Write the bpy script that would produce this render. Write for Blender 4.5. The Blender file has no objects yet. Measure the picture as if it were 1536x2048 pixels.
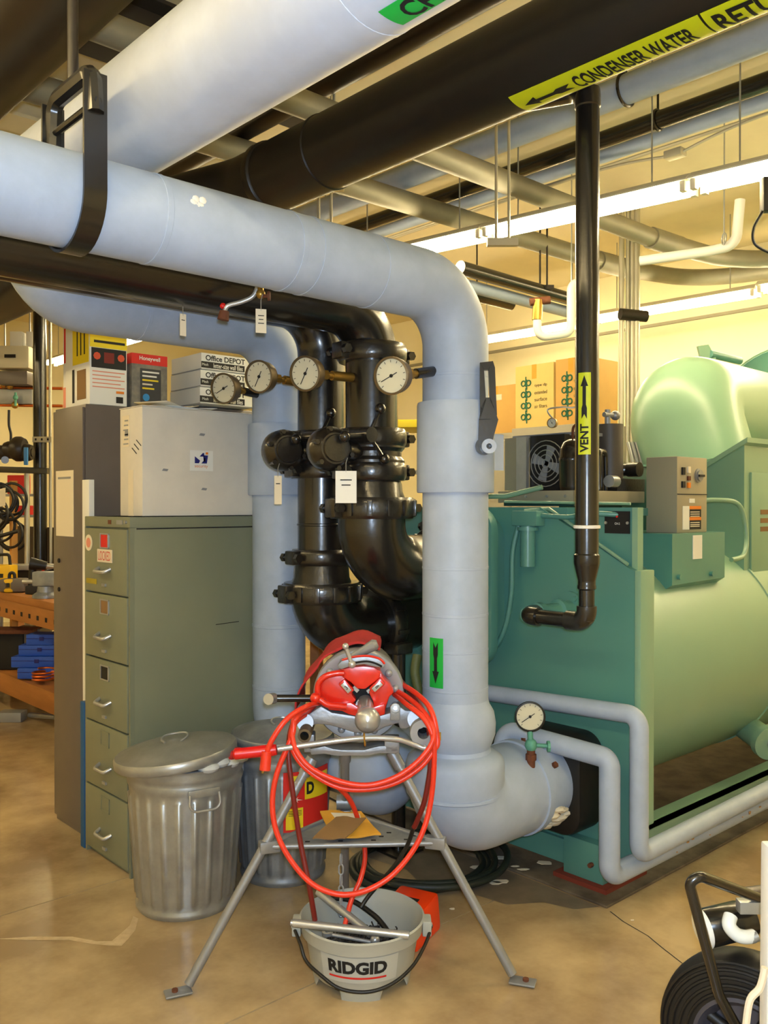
import bpy, bmesh, math, random
from mathutils import Vector, Matrix
random.seed(7)
SC = bpy.context.scene
COL = SC.collection
# ------------------------------------------------------------------ camera, exposure, world, flash
EYE = 1.55                      # eye height in metres; x = along the chiller, y = along the overhead mains
YAW = math.radians(47.568808)   # heading measured from the y axis of the lens to the chiller axis
FX, FY = math.cos(YAW), math.sin(YAW)      # viewing heading on the floor
RX, RY = math.sin(YAW), -math.cos(YAW)     # to the right of it
FPX = 1770.0                    # focal length for a 1536 x 2048 frame
cam_d = bpy.data.cameras.new('camera'); cam = bpy.data.objects.new('camera', cam_d); COL.objects.link(cam)
cam_d.sensor_fit = 'VERTICAL'; cam_d.sensor_height = 36.0; cam_d.lens = 36.0 * FPX / 2048.0
PITCH = math.atan2(14.0, FPX)
cam.location = (0, 0, EYE)
cam.rotation_euler = (math.pi / 2 - PITCH, 0, -math.atan2(FX, FY))
cam_d.clip_start = 0.05; cam_d.clip_end = 60
SC.camera = cam
vs = SC.view_settings
vs.view_transform = 'Standard'; vs.look = 'None'; vs.gamma = 1.0; vs.use_curve_mapping = False
vs.exposure = 0.3
cy = SC.cycles; cy.max_bounces = 5; cy.diffuse_bounces = 4; cy.glossy_bounces = 3; cy.transmission_bounces = 1; cy.volume_bounces = 0; cy.transparent_max_bounces = 2
cy.caustics_reflective = False; cy.caustics_refractive = False
wd = bpy.data.worlds.new('world'); SC.world = wd; wd.use_nodes = True
wd.node_tree.nodes['Background'].inputs[0].default_value = (1, .9, .7, 1)
wd.node_tree.nodes['Background'].inputs[1].default_value = 0.05
fl = bpy.data.lights.new('camera_flash', 'POINT'); fl.energy = 185; fl.color = (.60, .77, 1.0); fl.shadow_soft_size = .03
flo = bpy.data.objects.new('camera_flash', fl); COL.objects.link(flo)
flo.location = (-.03 * FX + .02 * RX, -.03 * FY + .02 * RY, EYE + .06)
TUBE_POWER = 50.0               # emission of the fluorescent tubes
TUBE_COL = (1.0, .82, .49)

# ------------------------------------------------------------------ helpers
def W(px, py, d):
    """point of the room d metres ahead of the camera, from a position in the 1536 x 2048 photograph"""
    x = (px - 768) / FPX; y = (py - 1024) / FPX
    c, s = math.cos(PITCH), math.sin(PITCH)
    fw = c - y * s; up = -y * c - s; t = d / fw
    return Vector((t * (FX * fw + RX * x), t * (FY * fw + RY * x), EYE + t * up))
def V(*a): return Vector(a)
RV = V(RX, RY, 0); FV = V(FX, FY, 0); UP = V(0, 0, 1)

def srgb(c):
    return tuple((v / 12.92 if v <= .04045 else ((v + .055) / 1.055) ** 2.4) for v in c)
MATS = {}
def mat(name, col, rough=.5, metal=0.0, var=0.0, vscale=6.0, bump=0.0, bscale=60.0, col2=None, emit=None, stretch=None, coat=0.0):
    """procedural material; col in sRGB; var mixes towards col2 (or a darker tone) through noise"""
    if name in MATS: return MATS[name]
    m = bpy.data.materials.new(name); m.use_nodes = True; nt = m.node_tree; N = nt.nodes; L = nt.links
    b = N['Principled BSDF']; c = srgb(col)
    b.inputs['Base Color'].default_value = (*c, 1); b.inputs['Roughness'].default_value = rough; b.inputs['Metallic'].default_value = metal
    if coat: b.inputs['Coat Weight'].default_value = coat; b.inputs['Coat Roughness'].default_value = .15
    if var > 0 or bump > 0:
        tc = N.new('ShaderNodeTexCoord'); mp = N.new('ShaderNodeMapping'); L.new(tc.outputs['Object'], mp.inputs[0])
        if stretch: mp.inputs['Scale'].default_value = stretch
    if var > 0:
        nz = N.new('ShaderNodeTexNoise'); nz.inputs['Scale'].default_value = vscale; nz.inputs['Detail'].default_value = 5; nz.inputs['Roughness'].default_value = .62
        L.new(mp.outputs[0], nz.inputs[0])
        rp = N.new('ShaderNodeValToRGB'); rp.color_ramp.elements[0].position = .36; rp.color_ramp.elements[1].position = .66
        c2 = srgb(col2) if col2 else tuple(v * .6 for v in c)
        rp.color_ramp.elements[0].color = (*(c[i] + (c2[i] - c[i]) * var for i in range(3)), 1); rp.color_ramp.elements[1].color = (*c, 1)
        L.new(nz.outputs[0], rp.inputs[0]); L.new(rp.outputs[0], b.inputs['Base Color'])
    if bump > 0:
        n2 = N.new('ShaderNodeTexNoise'); n2.inputs['Scale'].default_value = bscale; n2.inputs['Detail'].default_value = 3
        L.new(mp.outputs[0], n2.inputs[0])
        bp = N.new('ShaderNodeBump'); bp.inputs['Strength'].default_value = bump; bp.inputs['Distance'].default_value = .004
        L.new(n2.outputs[0], bp.inputs['Height']); L.new(bp.outputs[0], b.inputs['Normal'])
    if emit:
        b.inputs['Emission Color'].default_value = (*emit[0], 1); b.inputs['Emission Strength'].default_value = emit[1]
    MATS[name] = m; return m

class MB:
    """collects shapes for ONE mesh"""
    def __init__(s): s.v = []; s.f = []
    def add(s, vs, fs):
        o = len(s.v); s.v += [Vector(p) for p in vs]; s.f += [tuple(i + o for i in f) for f in fs]; return s
    def box(s, lo, hi):
        x0, y0, z0 = lo; x1, y1, z1 = hi
        return s.add([(x0,y0,z0),(x1,y0,z0),(x1,y1,z0),(x0,y1,z0),(x0,y0,z1),(x1,y0,z1),(x1,y1,z1),(x0,y1,z1)],
                     [(3,2,1,0),(4,5,6,7),(0,1,5,4),(1,2,6,5),(2,3,7,6),(3,0,4,7)])
    def obox(s, c, ax, ay, az, sx, sy, sz):
        c = Vector(c); P = []
        for k in (-1, 1):
            for i, j in ((-1,-1),(1,-1),(1,1),(-1,1)): P.append(c + ax*(i*sx/2) + ay*(j*sy/2) + az*(k*sz/2))
        return s.add(P, [(3,2,1,0),(4,5,6,7),(0,1,5,4),(1,2,6,5),(2,3,7,6),(3,0,4,7)])
    def prism(s, pts, o, ax, ay, n, depth):
        """2-D outline pts in the frame o, ax, ay, extruded along n"""
        k = len(pts); A = [o + ax*p[0] + ay*p[1] for p in pts]; B = [p + n*depth for p in A]
        return s.add(A + B, [tuple(range(k-1, -1, -1)), tuple(range(k, 2*k))] + [(i, (i+1) % k, k+(i+1) % k, k+i) for i in range(k)])
    def cyl(s, p0, p1, r0, r1=None, n=20): return s.tube([p0, p1], [r0, r0 if r1 is None else r1], n)
    def tube(s, pts, r, n=12, closed=False, caps=True):
        P = [Vector(p) for p in pts]; k = len(P)
        R = r if isinstance(r, (list, tuple)) else [r] * k
        T = []
        for i in range(k):
            a = P[(i-1) % k] if (closed or i > 0) else P[i]; b = P[(i+1) % k] if (closed or i < k-1) else P[i]
            T.append((b - a).normalized())
        up = V(0, 0, 1) if abs(T[0].z) < .9 else V(1, 0, 0)
        x = T[0].cross(up).normalized(); vs = []
        for i in range(k):
            x = (x - T[i] * x.dot(T[i])).normalized(); y = T[i].cross(x)
            for j in range(n):
                a = 2*math.pi*j/n; vs.append(P[i] + (x*math.cos(a) + y*math.sin(a)) * R[i])
        fs = []
        for i in range(k if closed else k-1):
            for j in range(n):
                a = i*n+j; b = i*n+(j+1) % n; i2 = (i+1) % k
                fs.append((a, b, i2*n+(j+1) % n, i2*n+j))
        if caps and not closed: fs += [tuple(range(n-1, -1, -1)), tuple(range((k-1)*n, k*n))]
        return s.add(vs, fs)
    def lathe(s, prof, o, ax, n=32, closed=False):
        """prof = [(radius, distance along ax)]"""
        o = Vector(o); ax = Vector(ax).normalized(); up = V(0,0,1) if abs(ax.z) < .9 else V(1,0,0)
        x = ax.cross(up).normalized(); y = ax.cross(x); vs = []; k = len(prof)
        for r, h in prof:
            for j in range(n):
                a = 2*math.pi*j/n; vs.append(o + ax*h + (x*math.cos(a) + y*math.sin(a)) * max(r, 1e-5))
        fs = []
        for i in range(k if closed else k-1):
            for j in range(n):
                i2 = (i+1) % k; fs.append((i*n+j, i*n+(j+1) % n, i2*n+(j+1) % n, i2*n+j))
        if not closed:
            if prof[0][0] > 1e-4: fs.append(tuple(range(n-1, -1, -1)))
            if prof[-1][0] > 1e-4: fs.append(tuple(range((k-1)*n, k*n)))
        return s.add(vs, fs)
    def ball(s, c, r, n=14, sq=(1,1,1)):
        c = Vector(c); m = n // 2; vs = []; fs = []
        for i in range(m+1):
            t = math.pi*i/m
            for j in range(n):
                a = 2*math.pi*j/n; vs.append(c + Vector((r*sq[0]*math.sin(t)*math.cos(a), r*sq[1]*math.sin(t)*math.sin(a), r*sq[2]*math.cos(t))))
        for i in range(m):
            for j in range(n): fs.append((i*n+j, (i+1)*n+j, (i+1)*n+(j+1) % n, i*n+(j+1) % n))
        return s.add(vs, fs)
    def patch(s, o, ax, r, a0, a1, t0, t1, ref, n=10, thick=.0015):
        """thin curved plate on a cylinder: angle a0..a1 from ref, along the axis t0..t1"""
        o = Vector(o); ax = Vector(ax).normalized(); x = (Vector(ref) - ax*Vector(ref).dot(ax)).normalized(); y = x.cross(ax); vs = []; fs = []
        for k, rr in enumerate((r, r + thick)):
            for i in range(n+1):
                a = a0 + (a1-a0)*i/n; d = x*math.cos(a) + y*math.sin(a)
                vs += [o + d*rr + ax*t0, o + d*rr + ax*t1]
        m = 2*(n+1)
        for i in range(n):
            a = 2*i; fs += [(a, a+1, a+3, a+2), (m+a+2, m+a+3, m+a+1, m+a), (a, a+2, m+a+2, m+a), (a+3, a+1, m+a+1, m+a+3)]
        fs += [(1, 0, m, m+1), (2*n, 2*n+1, m+2*n+1, m+2*n)]
        return s.add(vs, fs)

def fillet(pts, rad, n=8):
    """round the corners of a poly-line"""
    P = [Vector(p) for p in pts]; out = [P[0]]
    for i in range(1, len(P)-1):
        a, b, c = P[i-1], P[i], P[i+1]; u = (a-b); w = (c-b); lu, lw = u.length, w.length; u.normalize(); w.normalize()
        ang = u.angle(w)
        if ang > 3.1: out.append(b); continue
        r = rad[i-1] if isinstance(rad, (list, tuple)) else rad
        t = min(r / math.tan(ang/2), lu*.49 if i > 1 else lu*.98, lw*.49 if i < len(P)-2 else lw*.98); r = t * math.tan(ang/2)
        ce = b + (u+w).normalized() * (r / math.sin(ang/2)); p0 = b + u*t - ce; p1 = b + w*t - ce
        tot = p0.angle(p1); ax = p0.cross(p1).normalized()
        for k in range(n+1): out.append(ce + Matrix.Rotation(tot*k/n, 3, ax) @ p0)
    out.append(P[-1]); return out
def spline(pts, n=8, closed=False):
    P = [Vector(p) for p in pts]; k = len(P); out = []
    for i in range(k if closed else k-1):
        g = (lambda j: P[j % k]) if closed else (lambda j: P[max(0, min(k-1, j))])
        a, b, c, d = g(i-1), g(i), g(i+1), g(i+2)
        for q in range(n):
            t = q/n; out.append(.5*((2*b) + (c-a)*t + (2*a-5*b+4*c-d)*t*t + (3*b-a-3*c+d)*t**3))
    if not closed: out.append(P[-1])
    return out
def circle(c, ax, r, n=32, a0=0, a1=2*math.pi, end=False):
    c = Vector(c); ax = Vector(ax).normalized(); up = V(0,0,1) if abs(ax.z) < .9 else V(1,0,0); x = ax.cross(up).normalized(); y = ax.cross(x)
    m = n+1 if end else n
    return [c + (x*math.cos(a0+(a1-a0)*i/n) + y*math.sin(a0+(a1-a0)*i/n))*r for i in range(m)]

WM = {}
def mesh_from(mb, name, M=None, smooth=40, bevel=0.0):
    me = bpy.data.meshes.new(name)
    vs = mb.v if M is None else [M @ p for p in mb.v]
    me.from_pydata([tuple(p) for p in vs], [], mb.f); me.update()
    bm = bmesh.new(); bm.from_mesh(me); bmesh.ops.remove_doubles(bm, verts=bm.verts, dist=1e-6)
    bmesh.ops.recalc_face_normals(bm, faces=bm.faces)
    if bevel > 0:
        es = [e for e in bm.edges if len(e.link_faces) == 2 and e.calc_face_angle(0) > .6]
        try: bmesh.ops.bevel(bm, geom=es, offset=bevel, segments=2, affect='EDGES', profile=.6, clamp_overlap=True)
        except Exception: pass
    bm.to_mesh(me); bm.free()
    if smooth:
        me.polygons.foreach_set('use_smooth', [True]*len(me.polygons))
        try: me.set_sharp_from_angle(angle=math.radians(smooth))
        except Exception: pass
    return me
def tag(o, label=None, cat=None, group=None, kind=None):
    if label: o['label'] = label
    if cat: o['category'] = cat
    if group: o['group'] = group
    if kind: o['kind'] = kind
    return o
def thing(name, label, cat, loc=(0,0,0), rotz=0.0, group=None):
    o = bpy.data.objects.new(name, None); COL.objects.link(o); o.empty_display_size = .05
    o.location = loc; o.rotation_euler = (0,0,rotz); tag(o, label, cat, group)
    WM[o.name] = Matrix.Translation(Vector(loc)) @ Matrix.Rotation(rotz, 4, 'Z'); return o
def part(name, mb, m, parent, smooth=40, bevel=0.0, label=None, kind=None, local=False):
    """a mesh under parent; coordinates of mb are the room's unless local"""
    M = WM[parent.name]; me = mesh_from(mb, name, None if local else M.inverted(), smooth, bevel)
    o = bpy.data.objects.new(name, me); COL.objects.link(o); o.parent = parent; me.materials.append(m)
    WM[o.name] = M; tag(o, label, None, None, kind); return o
def solo(name, mb, m, label=None, cat=None, group=None, kind=None, smooth=40, bevel=0.0):
    """a thing that is one mesh; origin at its base"""
    xs = [p.x for p in mb.v]; ys = [p.y for p in mb.v]; zs = [p.z for p in mb.v]
    L = Vector(((min(xs)+max(xs))/2, (min(ys)+max(ys))/2, min(zs))); M = Matrix.Translation(L)
    me = mesh_from(mb, name, M.inverted(), smooth, bevel); o = bpy.data.objects.new(name, me); COL.objects.link(o); o.location = L
    me.materials.append(m); WM[o.name] = M; return tag(o, label, cat, group, kind)
def struct(name, mb, m, bevel=0.0, smooth=40):
    return solo(name, mb, m, kind='structure', smooth=smooth, bevel=bevel)
def dup(root, loc, rotz=0.0, label=None, group=None):
    r = root.copy(); COL.objects.link(r); r.location = loc; r.rotation_euler = (0,0,rotz); tag(r, label, None, group)
    for ch in list(root.children):
        c = ch.copy(); COL.objects.link(c); c.parent = r
        for g in list(ch.children):
            d = g.copy(); COL.objects.link(d); d.parent = c
    return r
def share(me, name, m, parent, M4):
    o = bpy.data.objects.new(name, me); COL.objects.link(o); o.parent = parent; o.matrix_local = M4; return o
def text_mb(body, w, h, place, bold=0.0, spacing=1.0):
    """lettering scaled into w x h; place(x, y) gives the point in the room, x,y measured from the middle"""
    cu = bpy.data.curves.new('lettering', 'FONT'); cu.body = body; cu.size = 1; cu.offset = bold*1.6; cu.space_character = spacing; cu.resolution_u = 3
    cu.align_x = 'CENTER'
    to = bpy.data.objects.new('lettering', cu); me = bpy.data.meshes.new_from_object(to)
    bm = bmesh.new(); bm.from_mesh(me); bmesh.ops.triangulate(bm, faces=bm.faces)
    for q in range(3):
        es = [e for e in bm.edges if e.calc_length() > .22]
        if not es: break
        bmesh.ops.subdivide_edges(bm, edges=es, cuts=1); bmesh.ops.triangulate(bm, faces=bm.faces)
    bm.to_mesh(me); bm.free()
    mb = MB(); co = [v.co.copy() for v in me.vertices]
    if co:
        x0 = min(c.x for c in co); x1 = max(c.x for c in co); y0 = min(c.y for c in co); y1 = max(c.y for c in co)
        sx = w/max(x1-x0, 1e-6); sy = h/max(y1-y0, 1e-6)
        mb.add([place((c.x-(x0+x1)/2)*sx, (c.y-(y0+y1)/2)*sy) for c in co], [tuple(p.vertices) for p in me.polygons])
    bpy.data.objects.remove(to); bpy.data.curves.remove(cu); bpy.data.meshes.remove(me); return mb
def flat(o, ax, ay): return lambda x, y: Vector(o) + ax*x + ay*y
def write(body, w, h, place, m, parent, name='lettering', bold=0.0, spacing=1.0):
    return part(name, text_mb(body, w, h, place, bold, spacing), m, parent, smooth=0)

# ------------------------------------------------------------------ materials
M_FLOOR = mat('concrete_floor', (.74, .65, .49), .26, 0, .8, 2.6, .06, 25, (.52, .43, .31))
M_PAD = mat('stained_pad', (.42, .37, .30), .6, 0, .9, 7, .2, 40, (.25, .21, .17))
M_WALL = mat('wall_paint', (.90, .86, .70), .7, 0, .15, 1.5)
M_CEIL = mat('ceiling_paint', (.88, .83, .68), .8, 0, .2, 2)
M_SHADEBEAM = mat('shaded_beam', (.20, .17, .13), .7)
M_GRAY = mat('pipe_insulation_paint', (.64, .70, .79), .5, 0, .28, 9, .25, 18, (.50, .56, .64))
M_GRAYW = mat('chilled_insulation', (.74, .77, .82), .5, 0, .3, 5, .8, 12, (.58, .60, .63))
M_BLACK = mat('black_pipe_paint', (.10, .088, .075), .27, 0, .4, 12, .12, 50, coat=.4)
M_BLACKM = mat('matte_black_pipe', (.095, .083, .07), .42, 0, .4, 12, .1, 50)
M_YELB = mat('box_yellow', (.90, .80, .08), .6)
M_BLACKR = mat('cast_iron_black', (.11, .098, .085), .32, 0, .5, 20, .35, 60, coat=.6)
M_BROWNBLK = mat('dusty_black_pipe', (.15, .12, .095), .4, 0, .4, 10)
M_STEEL = mat('steel', (.72, .73, .73), .30, .65, .25, 20)
M_GALV = mat('galvanised', (.66, .67, .66), .36, .6, .5, 9, .05, 30, (.48, .48, .47))
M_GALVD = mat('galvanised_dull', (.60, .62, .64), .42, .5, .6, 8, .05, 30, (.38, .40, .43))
M_ALU = mat('cast_aluminium', (.57, .58, .59), .42, .5, .3, 14, .2, 70)
M_ALUP = mat('grey_enamel', (.58, .59, .60), .35, .2, .15, 14)
M_TUBE = mat('grey_conduit', (.56, .54, .46), .5, .2, .25, 8)
M_CONDUIT = mat('emt_conduit', (.74, .72, .64), .4, .5)
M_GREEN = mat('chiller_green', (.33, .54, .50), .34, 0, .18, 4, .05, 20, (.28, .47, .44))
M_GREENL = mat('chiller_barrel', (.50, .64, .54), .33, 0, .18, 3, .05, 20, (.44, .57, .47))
M_TEALD = mat('dark_teal', (.10, .28, .26), .5)
M_TAUPE = mat('panel_taupe', (.60, .57, .48), .5)
M_TAUPED = mat('starter_grey', (.56, .54, .48), .5)
M_FILE = mat('file_cabinet_green', (.47, .49, .41), .38, 0, .22, 5, .03, 40, (.41, .43, .36))
M_LOCK = mat('locker_taupe', (.39, .36, .34), .34, 0, .2, 10)
M_WHITE = mat('white_paint', (.88, .88, .85), .6)
M_PAPER = mat('paper', (.86, .82, .72), .8)
M_CARTON = mat('white_carton', (.84, .82, .77), .7, 0, .25, 6, .05, 40, (.70, .69, .66))
M_KRAFT = mat('kraft_cardboard', (.80, .63, .34), .75, 0, .15, 6)
M_KRAFTL = mat('kraft_light', (.86, .75, .45), .75, 0, .12, 6)
M_INK = mat('black_ink', (.06, .055, .05), .7)
M_INKG = mat('green_ink', (.10, .38, .28), .7)
M_INKR = mat('red_ink', (.80, .12, .08), .7)
M_INKB = mat('blue_ink', (.08, .10, .42), .7)
M_ORANGE = mat('orange_ink', (.86, .48, .08), .7)
M_YEL = mat('label_yellow', (.80, .84, .08), .5)
M_LGREEN = mat('label_green', (.10, .66, .24), .5)
M_RED = mat('machine_red', (.82, .13, .05), .3, 0, .15, 20, coat=.4)
M_CORD = mat('cord_red', (.84, .20, .11), .38)
M_CORDD = mat('cord_dark_red', (.42, .08, .06), .45)
M_GRIP = mat('grip_red', (.78, .06, .06), .35)
M_CLOTH = mat('red_cloth', (.70, .16, .16), .9, 0, .3, 30, .5, 60)
M_RUBBER = mat('rubber', (.07, .065, .06), .5)
M_BRASS = mat('brass', (.66, .52, .24), .35, .8)
M_BRONZE = mat('gauge_case', (.42, .36, .26), .45, .6)
M_DIAL = mat('gauge_dial', (.78, .77, .68), .35)
M_BUCKET = mat('bucket_grey', (.64, .65, .62), .48, 0, .12, 9)
M_BUCKL = mat('bucket_label_grey', (.70, .71, .68), .45)
M_WOOD = mat('bench_wood', (.66, .44, .22), .6, 0, .5, 8, .1, 30, (.46, .28, .12), stretch=(1, .2, 1))
M_BLUE = mat('blue_plastic', (.10, .30, .72), .5)
M_ENV = mat('padded_envelope', (.86, .62, .18), .65, 0, .2, 14, .2, 30)
M_ENVB = mat('brown_envelope', (.50, .38, .22), .8)
M_RUST = mat('rusty_iron', (.40, .22, .12), .8, 0, .6, 30, .4, 60)
M_VERD = mat('green_brass_valve', (.36, .62, .54), .6, .2, .4, 40)
M_HOSE = mat('dark_green_hose', (.12, .15, .12), .55)
M_PORC = mat('white_porcelain', (.90, .92, .90), .25)
M_FIX = mat('fixture_white', (.90, .88, .80), .5)
M_LAMP2 = mat('dim_fluorescent_tube', (1, 1, .95), .4, emit=((1.0, .77, .40), 30.0))  # weaker tubes for the rows out of view, dimmed to keep the foreground darker
M_LAMP = mat('fluorescent_tube', (1, 1, .95), .4, emit=(TUBE_COL, TUBE_POWER))
M_DARK = mat('dark_void', (.05, .045, .04), .8)
# ------------------------------------------------------------------ room shell
X0, X1, Y0, Y1, ZC = -3.0, 8.2, -3.0, 12.0, 4.0
fl_o = struct('floor', MB().box((X0, Y0, -.12), (X1, Y1, -.02)), mat('floor_joint', (.30, .25, .18), .9))
xs = [X0, 5.6, X1]; ys = [Y0, -.3, 2.262, 3.43, 5.6, 8.2, Y1]
for i in range(len(xs)-1):
    for j in range(len(ys)-1):
        g = .003
        part('slab', MB().box((xs[i]+g, ys[j]+g, -.05), (xs[i+1]-g, ys[j+1]-g, 0)), M_FLOOR, fl_o, smooth=0)
crk = MB()
cp = [(2.905, 1.9), (2.87, 1.82), (2.84, 1.70), (2.80, 1.62), (2.76, 1.53), (2.70, 1.40), (2.66, 1.2), (2.57, 1.0)]
for a, b in zip(cp, cp[1:]):
    d = (V(b[0], b[1], 0) - V(a[0], a[1], 0)); n = V(-d.y, d.x, 0).normalized() * .0022
    A = V(a[0], a[1], .0006); B = V(b[0], b[1], .0006); crk.add([A-n, B-n, B+n, A+n], [(0, 1, 2, 3)])
def decal(name, pts, m, z=.0007):
    o_ = MB().add([V(a, b, z) for a, b in pts], [tuple(range(len(pts)))]); part(name, o_, m, fl_o, smooth=0)
decal('stain', [(2.91, 1.95), (2.91, 3.3), (2.72, 3.35), (2.55, 3.0), (2.60, 2.7), (2.52, 2.5), (2.62, 2.42), (2.66, 2.2), (2.78, 2.12), (2.82, 2.0)], mat('grey_stain', (.47, .42, .35), .4, 0, .6, 9, .05, 30, (.34, .30, .25)))
decal('stain', [(1.10, 3.26), (1.20, 3.19), (1.31, 3.09), (1.36, 3.00), (1.40, 2.965), (1.44, 2.99), (1.50, 3.03), (1.545, 3.09), (1.55, 3.06), (1.50, 2.985), (1.45, 2.94), (1.41, 2.91), (1.375, 2.945), (1.34, 2.99), (1.29, 3.075), (1.18, 3.175)], mat('lime_stain', (.78, .70, .56), .5, 0, .7, 30, 0, 30, (.66, .57, .43)))
part('crack', crk, M_DARK, fl_o, smooth=0)
struct('wall_right', MB().box((X1, Y0, 0), (X1+.15, Y1, ZC)), M_WALL)
struct('wall_back', MB().box((X0, Y1, 0), (X1+.15, Y1+.15, ZC)), M_WALL)
struct('wall_left', MB().box((X0-.15, Y0, 0), (X0, Y1+.15, ZC)), M_WALL)
struct('wall_front', MB().box((X0-.15, Y0-.15, 0), (X1+.15, Y0, ZC)), M_WALL)
struct('ceiling', MB().box((X0-.15, Y0-.15, ZC), (X1+.15, Y1+.15, ZC+.1)), M_CEIL)
struct('trim_1', MB().box((X1-.03, Y0, 3.38), (X1, Y1, 3.41)), M_TUBE)          # raceway on the far wall
pad = MB().prism([(0,0),(4.9,0),(4.9,2.0),(.05,2.0),(0,1.6)], V(2.914,1.92,0), V(1,0,0), V(0,1,0), V(0,0,1), .012)
struct('trim_2', pad, M_PAD, bevel=.004)
# steel roof beams seen between the mains; the first has recess shade in its colour
for k, (y, x1) in enumerate(((4.02, 3.1), (5.15, 3.3), (6.4, 3.0))):
    b = MB(); b.box((-2.9, y-.12, 3.72), (x1, y+.12, 3.74)); b.box((-2.9, y-.012, 3.74), (x1, y+.012, 3.98)); b.box((-2.9, y-.12, 3.98), (x1, y+.12, 4.0))
    o = struct('trim_%d' % (3+k), b, M_SHADEBEAM if k == 0 else M_CEIL)
for k, y in enumerate((2.7, 3.2, 6.0)):
    b = MB(); b.box((-2.9, y-.02, 3.86), (2.6, y+.02, 3.90)); struct('trim_%d' % (6+k), b, M_TUBE)

# ------------------------------------------------------------------ fluorescent fixtures
def fixture(x, y0, y1, z0, z1, label, group, lamp=None):
    t = thing('fluorescent_light', label, 'light', (x, (y0+y1)/2, (z0+z1)/2), 0, group)
    def zz(y): return z0 + (z1-z0)*(y-y0)/(y1-y0)
    h = MB()
    sec = [(-.04, .085), (.04, .085), (.085, .05), (.085, .042), (-.085, .042), (-.085, .05)]
    k = len(sec); A = [V(x+a, y0+.004, zz(y0)+b) for a, b in sec]; B = [V(x+a, y1-.004, zz(y1)+b) for a, b in sec]
    h.add(A+B, [tuple(range(k-1,-1,-1)), tuple(range(k, 2*k))] + [(i, (i+1)%k, k+(i+1)%k, k+i) for i in range(k)])
    part('channel', h, M_FIX, t, smooth=0)
    for s in (-1, 1):
        part('lamp_tube', MB().cyl(V(x+s*.055, y0+.05, zz(y0)+.012), V(x+s*.055, y1-.05, zz(y1)+.012), .019, n=10), lamp or M_LAMP, t)
        for y in (y0+.03, y1-.03): part('socket', MB().obox(V(x+s*.055, y, zz(y)+.018), V(1,0,0), V(0,1,0), V(0,0,1), .035, .03, .06), M_FIX, t)
    for y in (y0+.25, y1-.25):
        part('hanger_rod', MB().cyl(V(x, y, zz(y)+.08), V(x, y, 4.0), .005, n=6), M_STEEL, t)
    return t
ROW1 = lambda y: 3.205 + (3.315-3.205)*(y-2.075)/2.1
rows = [(.93, 2.37), (2.37, 3.81), (3.81, 5.25), (5.25, 6.69), (6.69, 8.13), (8.13, 9.57), (9.57, 11.0)]
nm = ['bright fluorescent fixture running off the right edge of the picture, nearer row', 'bright fluorescent fixture crossing behind the black vent pipe',
      'fluorescent fixture disappearing behind the grey pipe bend', 'fluorescent fixture of the near row hidden behind the overhead mains',
      'fluorescent fixture of the near row behind the dark mains', 'fluorescent fixture glowing between the boxes and the low grey pipe', 'distant fluorescent fixture showing left of the yellow box']
for (a, b), l in zip(rows, nm):
    za, zb = (ROW1(a), ROW1(b)) if a < 5 else (3.3, 3.3)
    fixture(4.4, a, b, za, zb, l, 'fluorescent fixtures, near row')
nm2 = ['far row fluorescent fixture above the big green elbow, at right edge', 'far row fluorescent fixture behind the conduit bundle and vent pipe', 'far row fluorescent fixture right beside the grey upright pipe',
       'far row fluorescent fixture out of sight to the right', 'far row fluorescent fixture hidden behind the grey upright pipe']
for (a, b), l in zip([(1.7, 3.3), (3.3, 4.9), (4.9, 6.5), (.1, 1.7), (-1.5, .1)], nm2):
    fixture(7.2, a, b, 3.28, 3.3, l, 'fluorescent fixtures, far row')
for k, y in enumerate((-1.6, .2, 2.0, 3.8, 5.6, 7.4)):
    fixture(-.5, y, y+1.75, 3.3, 3.3, 'fluorescent fixture of the aisle row left of the picture', 'fluorescent fixtures over the aisle, out of frame', M_LAMP2)
for k, y in enumerate((-2.2, -.75)):
    fixture(2.2, y, y+1.4, 3.3, 3.3, 'fluorescent fixture of the row behind the photographer', 'fluorescent fixtures behind the camera', M_LAMP2)

# ------------------------------------------------------------------ overhead mains along y
def bands(t, p0, ax, r, ts, m, w=.02, lift=.0025):
    for q in ts: part('seam_band', MB().lathe([(r-.002, q-w/2), (r+lift, q-w/2+.003), (r+lift, q+w/2-.003), (r-.002, q+w/2)], p0, ax, 40), m, t)
# chilled water main (white insulation)
t = thing('overhead_pipe', 'large whitish insulated main with green lettering strip, top centre', 'pipe', (1.185, 2.0, 2.5))
cw = MB().tube([V(1.185, .1, 2.65), V(1.185, 6.5, 2.65)], .15, 48); part('pipe_run', cw, M_GRAYW, t)
bands(t, V(1.185, 0, 2.65), V(0,1,0), .15, (1.34,), M_GRAYW, .03, .0012)
tp = MB()
for k in range(6): tp.ball(W(560+3*k, 92+9*math.sin(k*1.7), 2.09), .008, 8, (1, 1, .6))
part('torn_patch', tp, M_WHITE, t)
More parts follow.
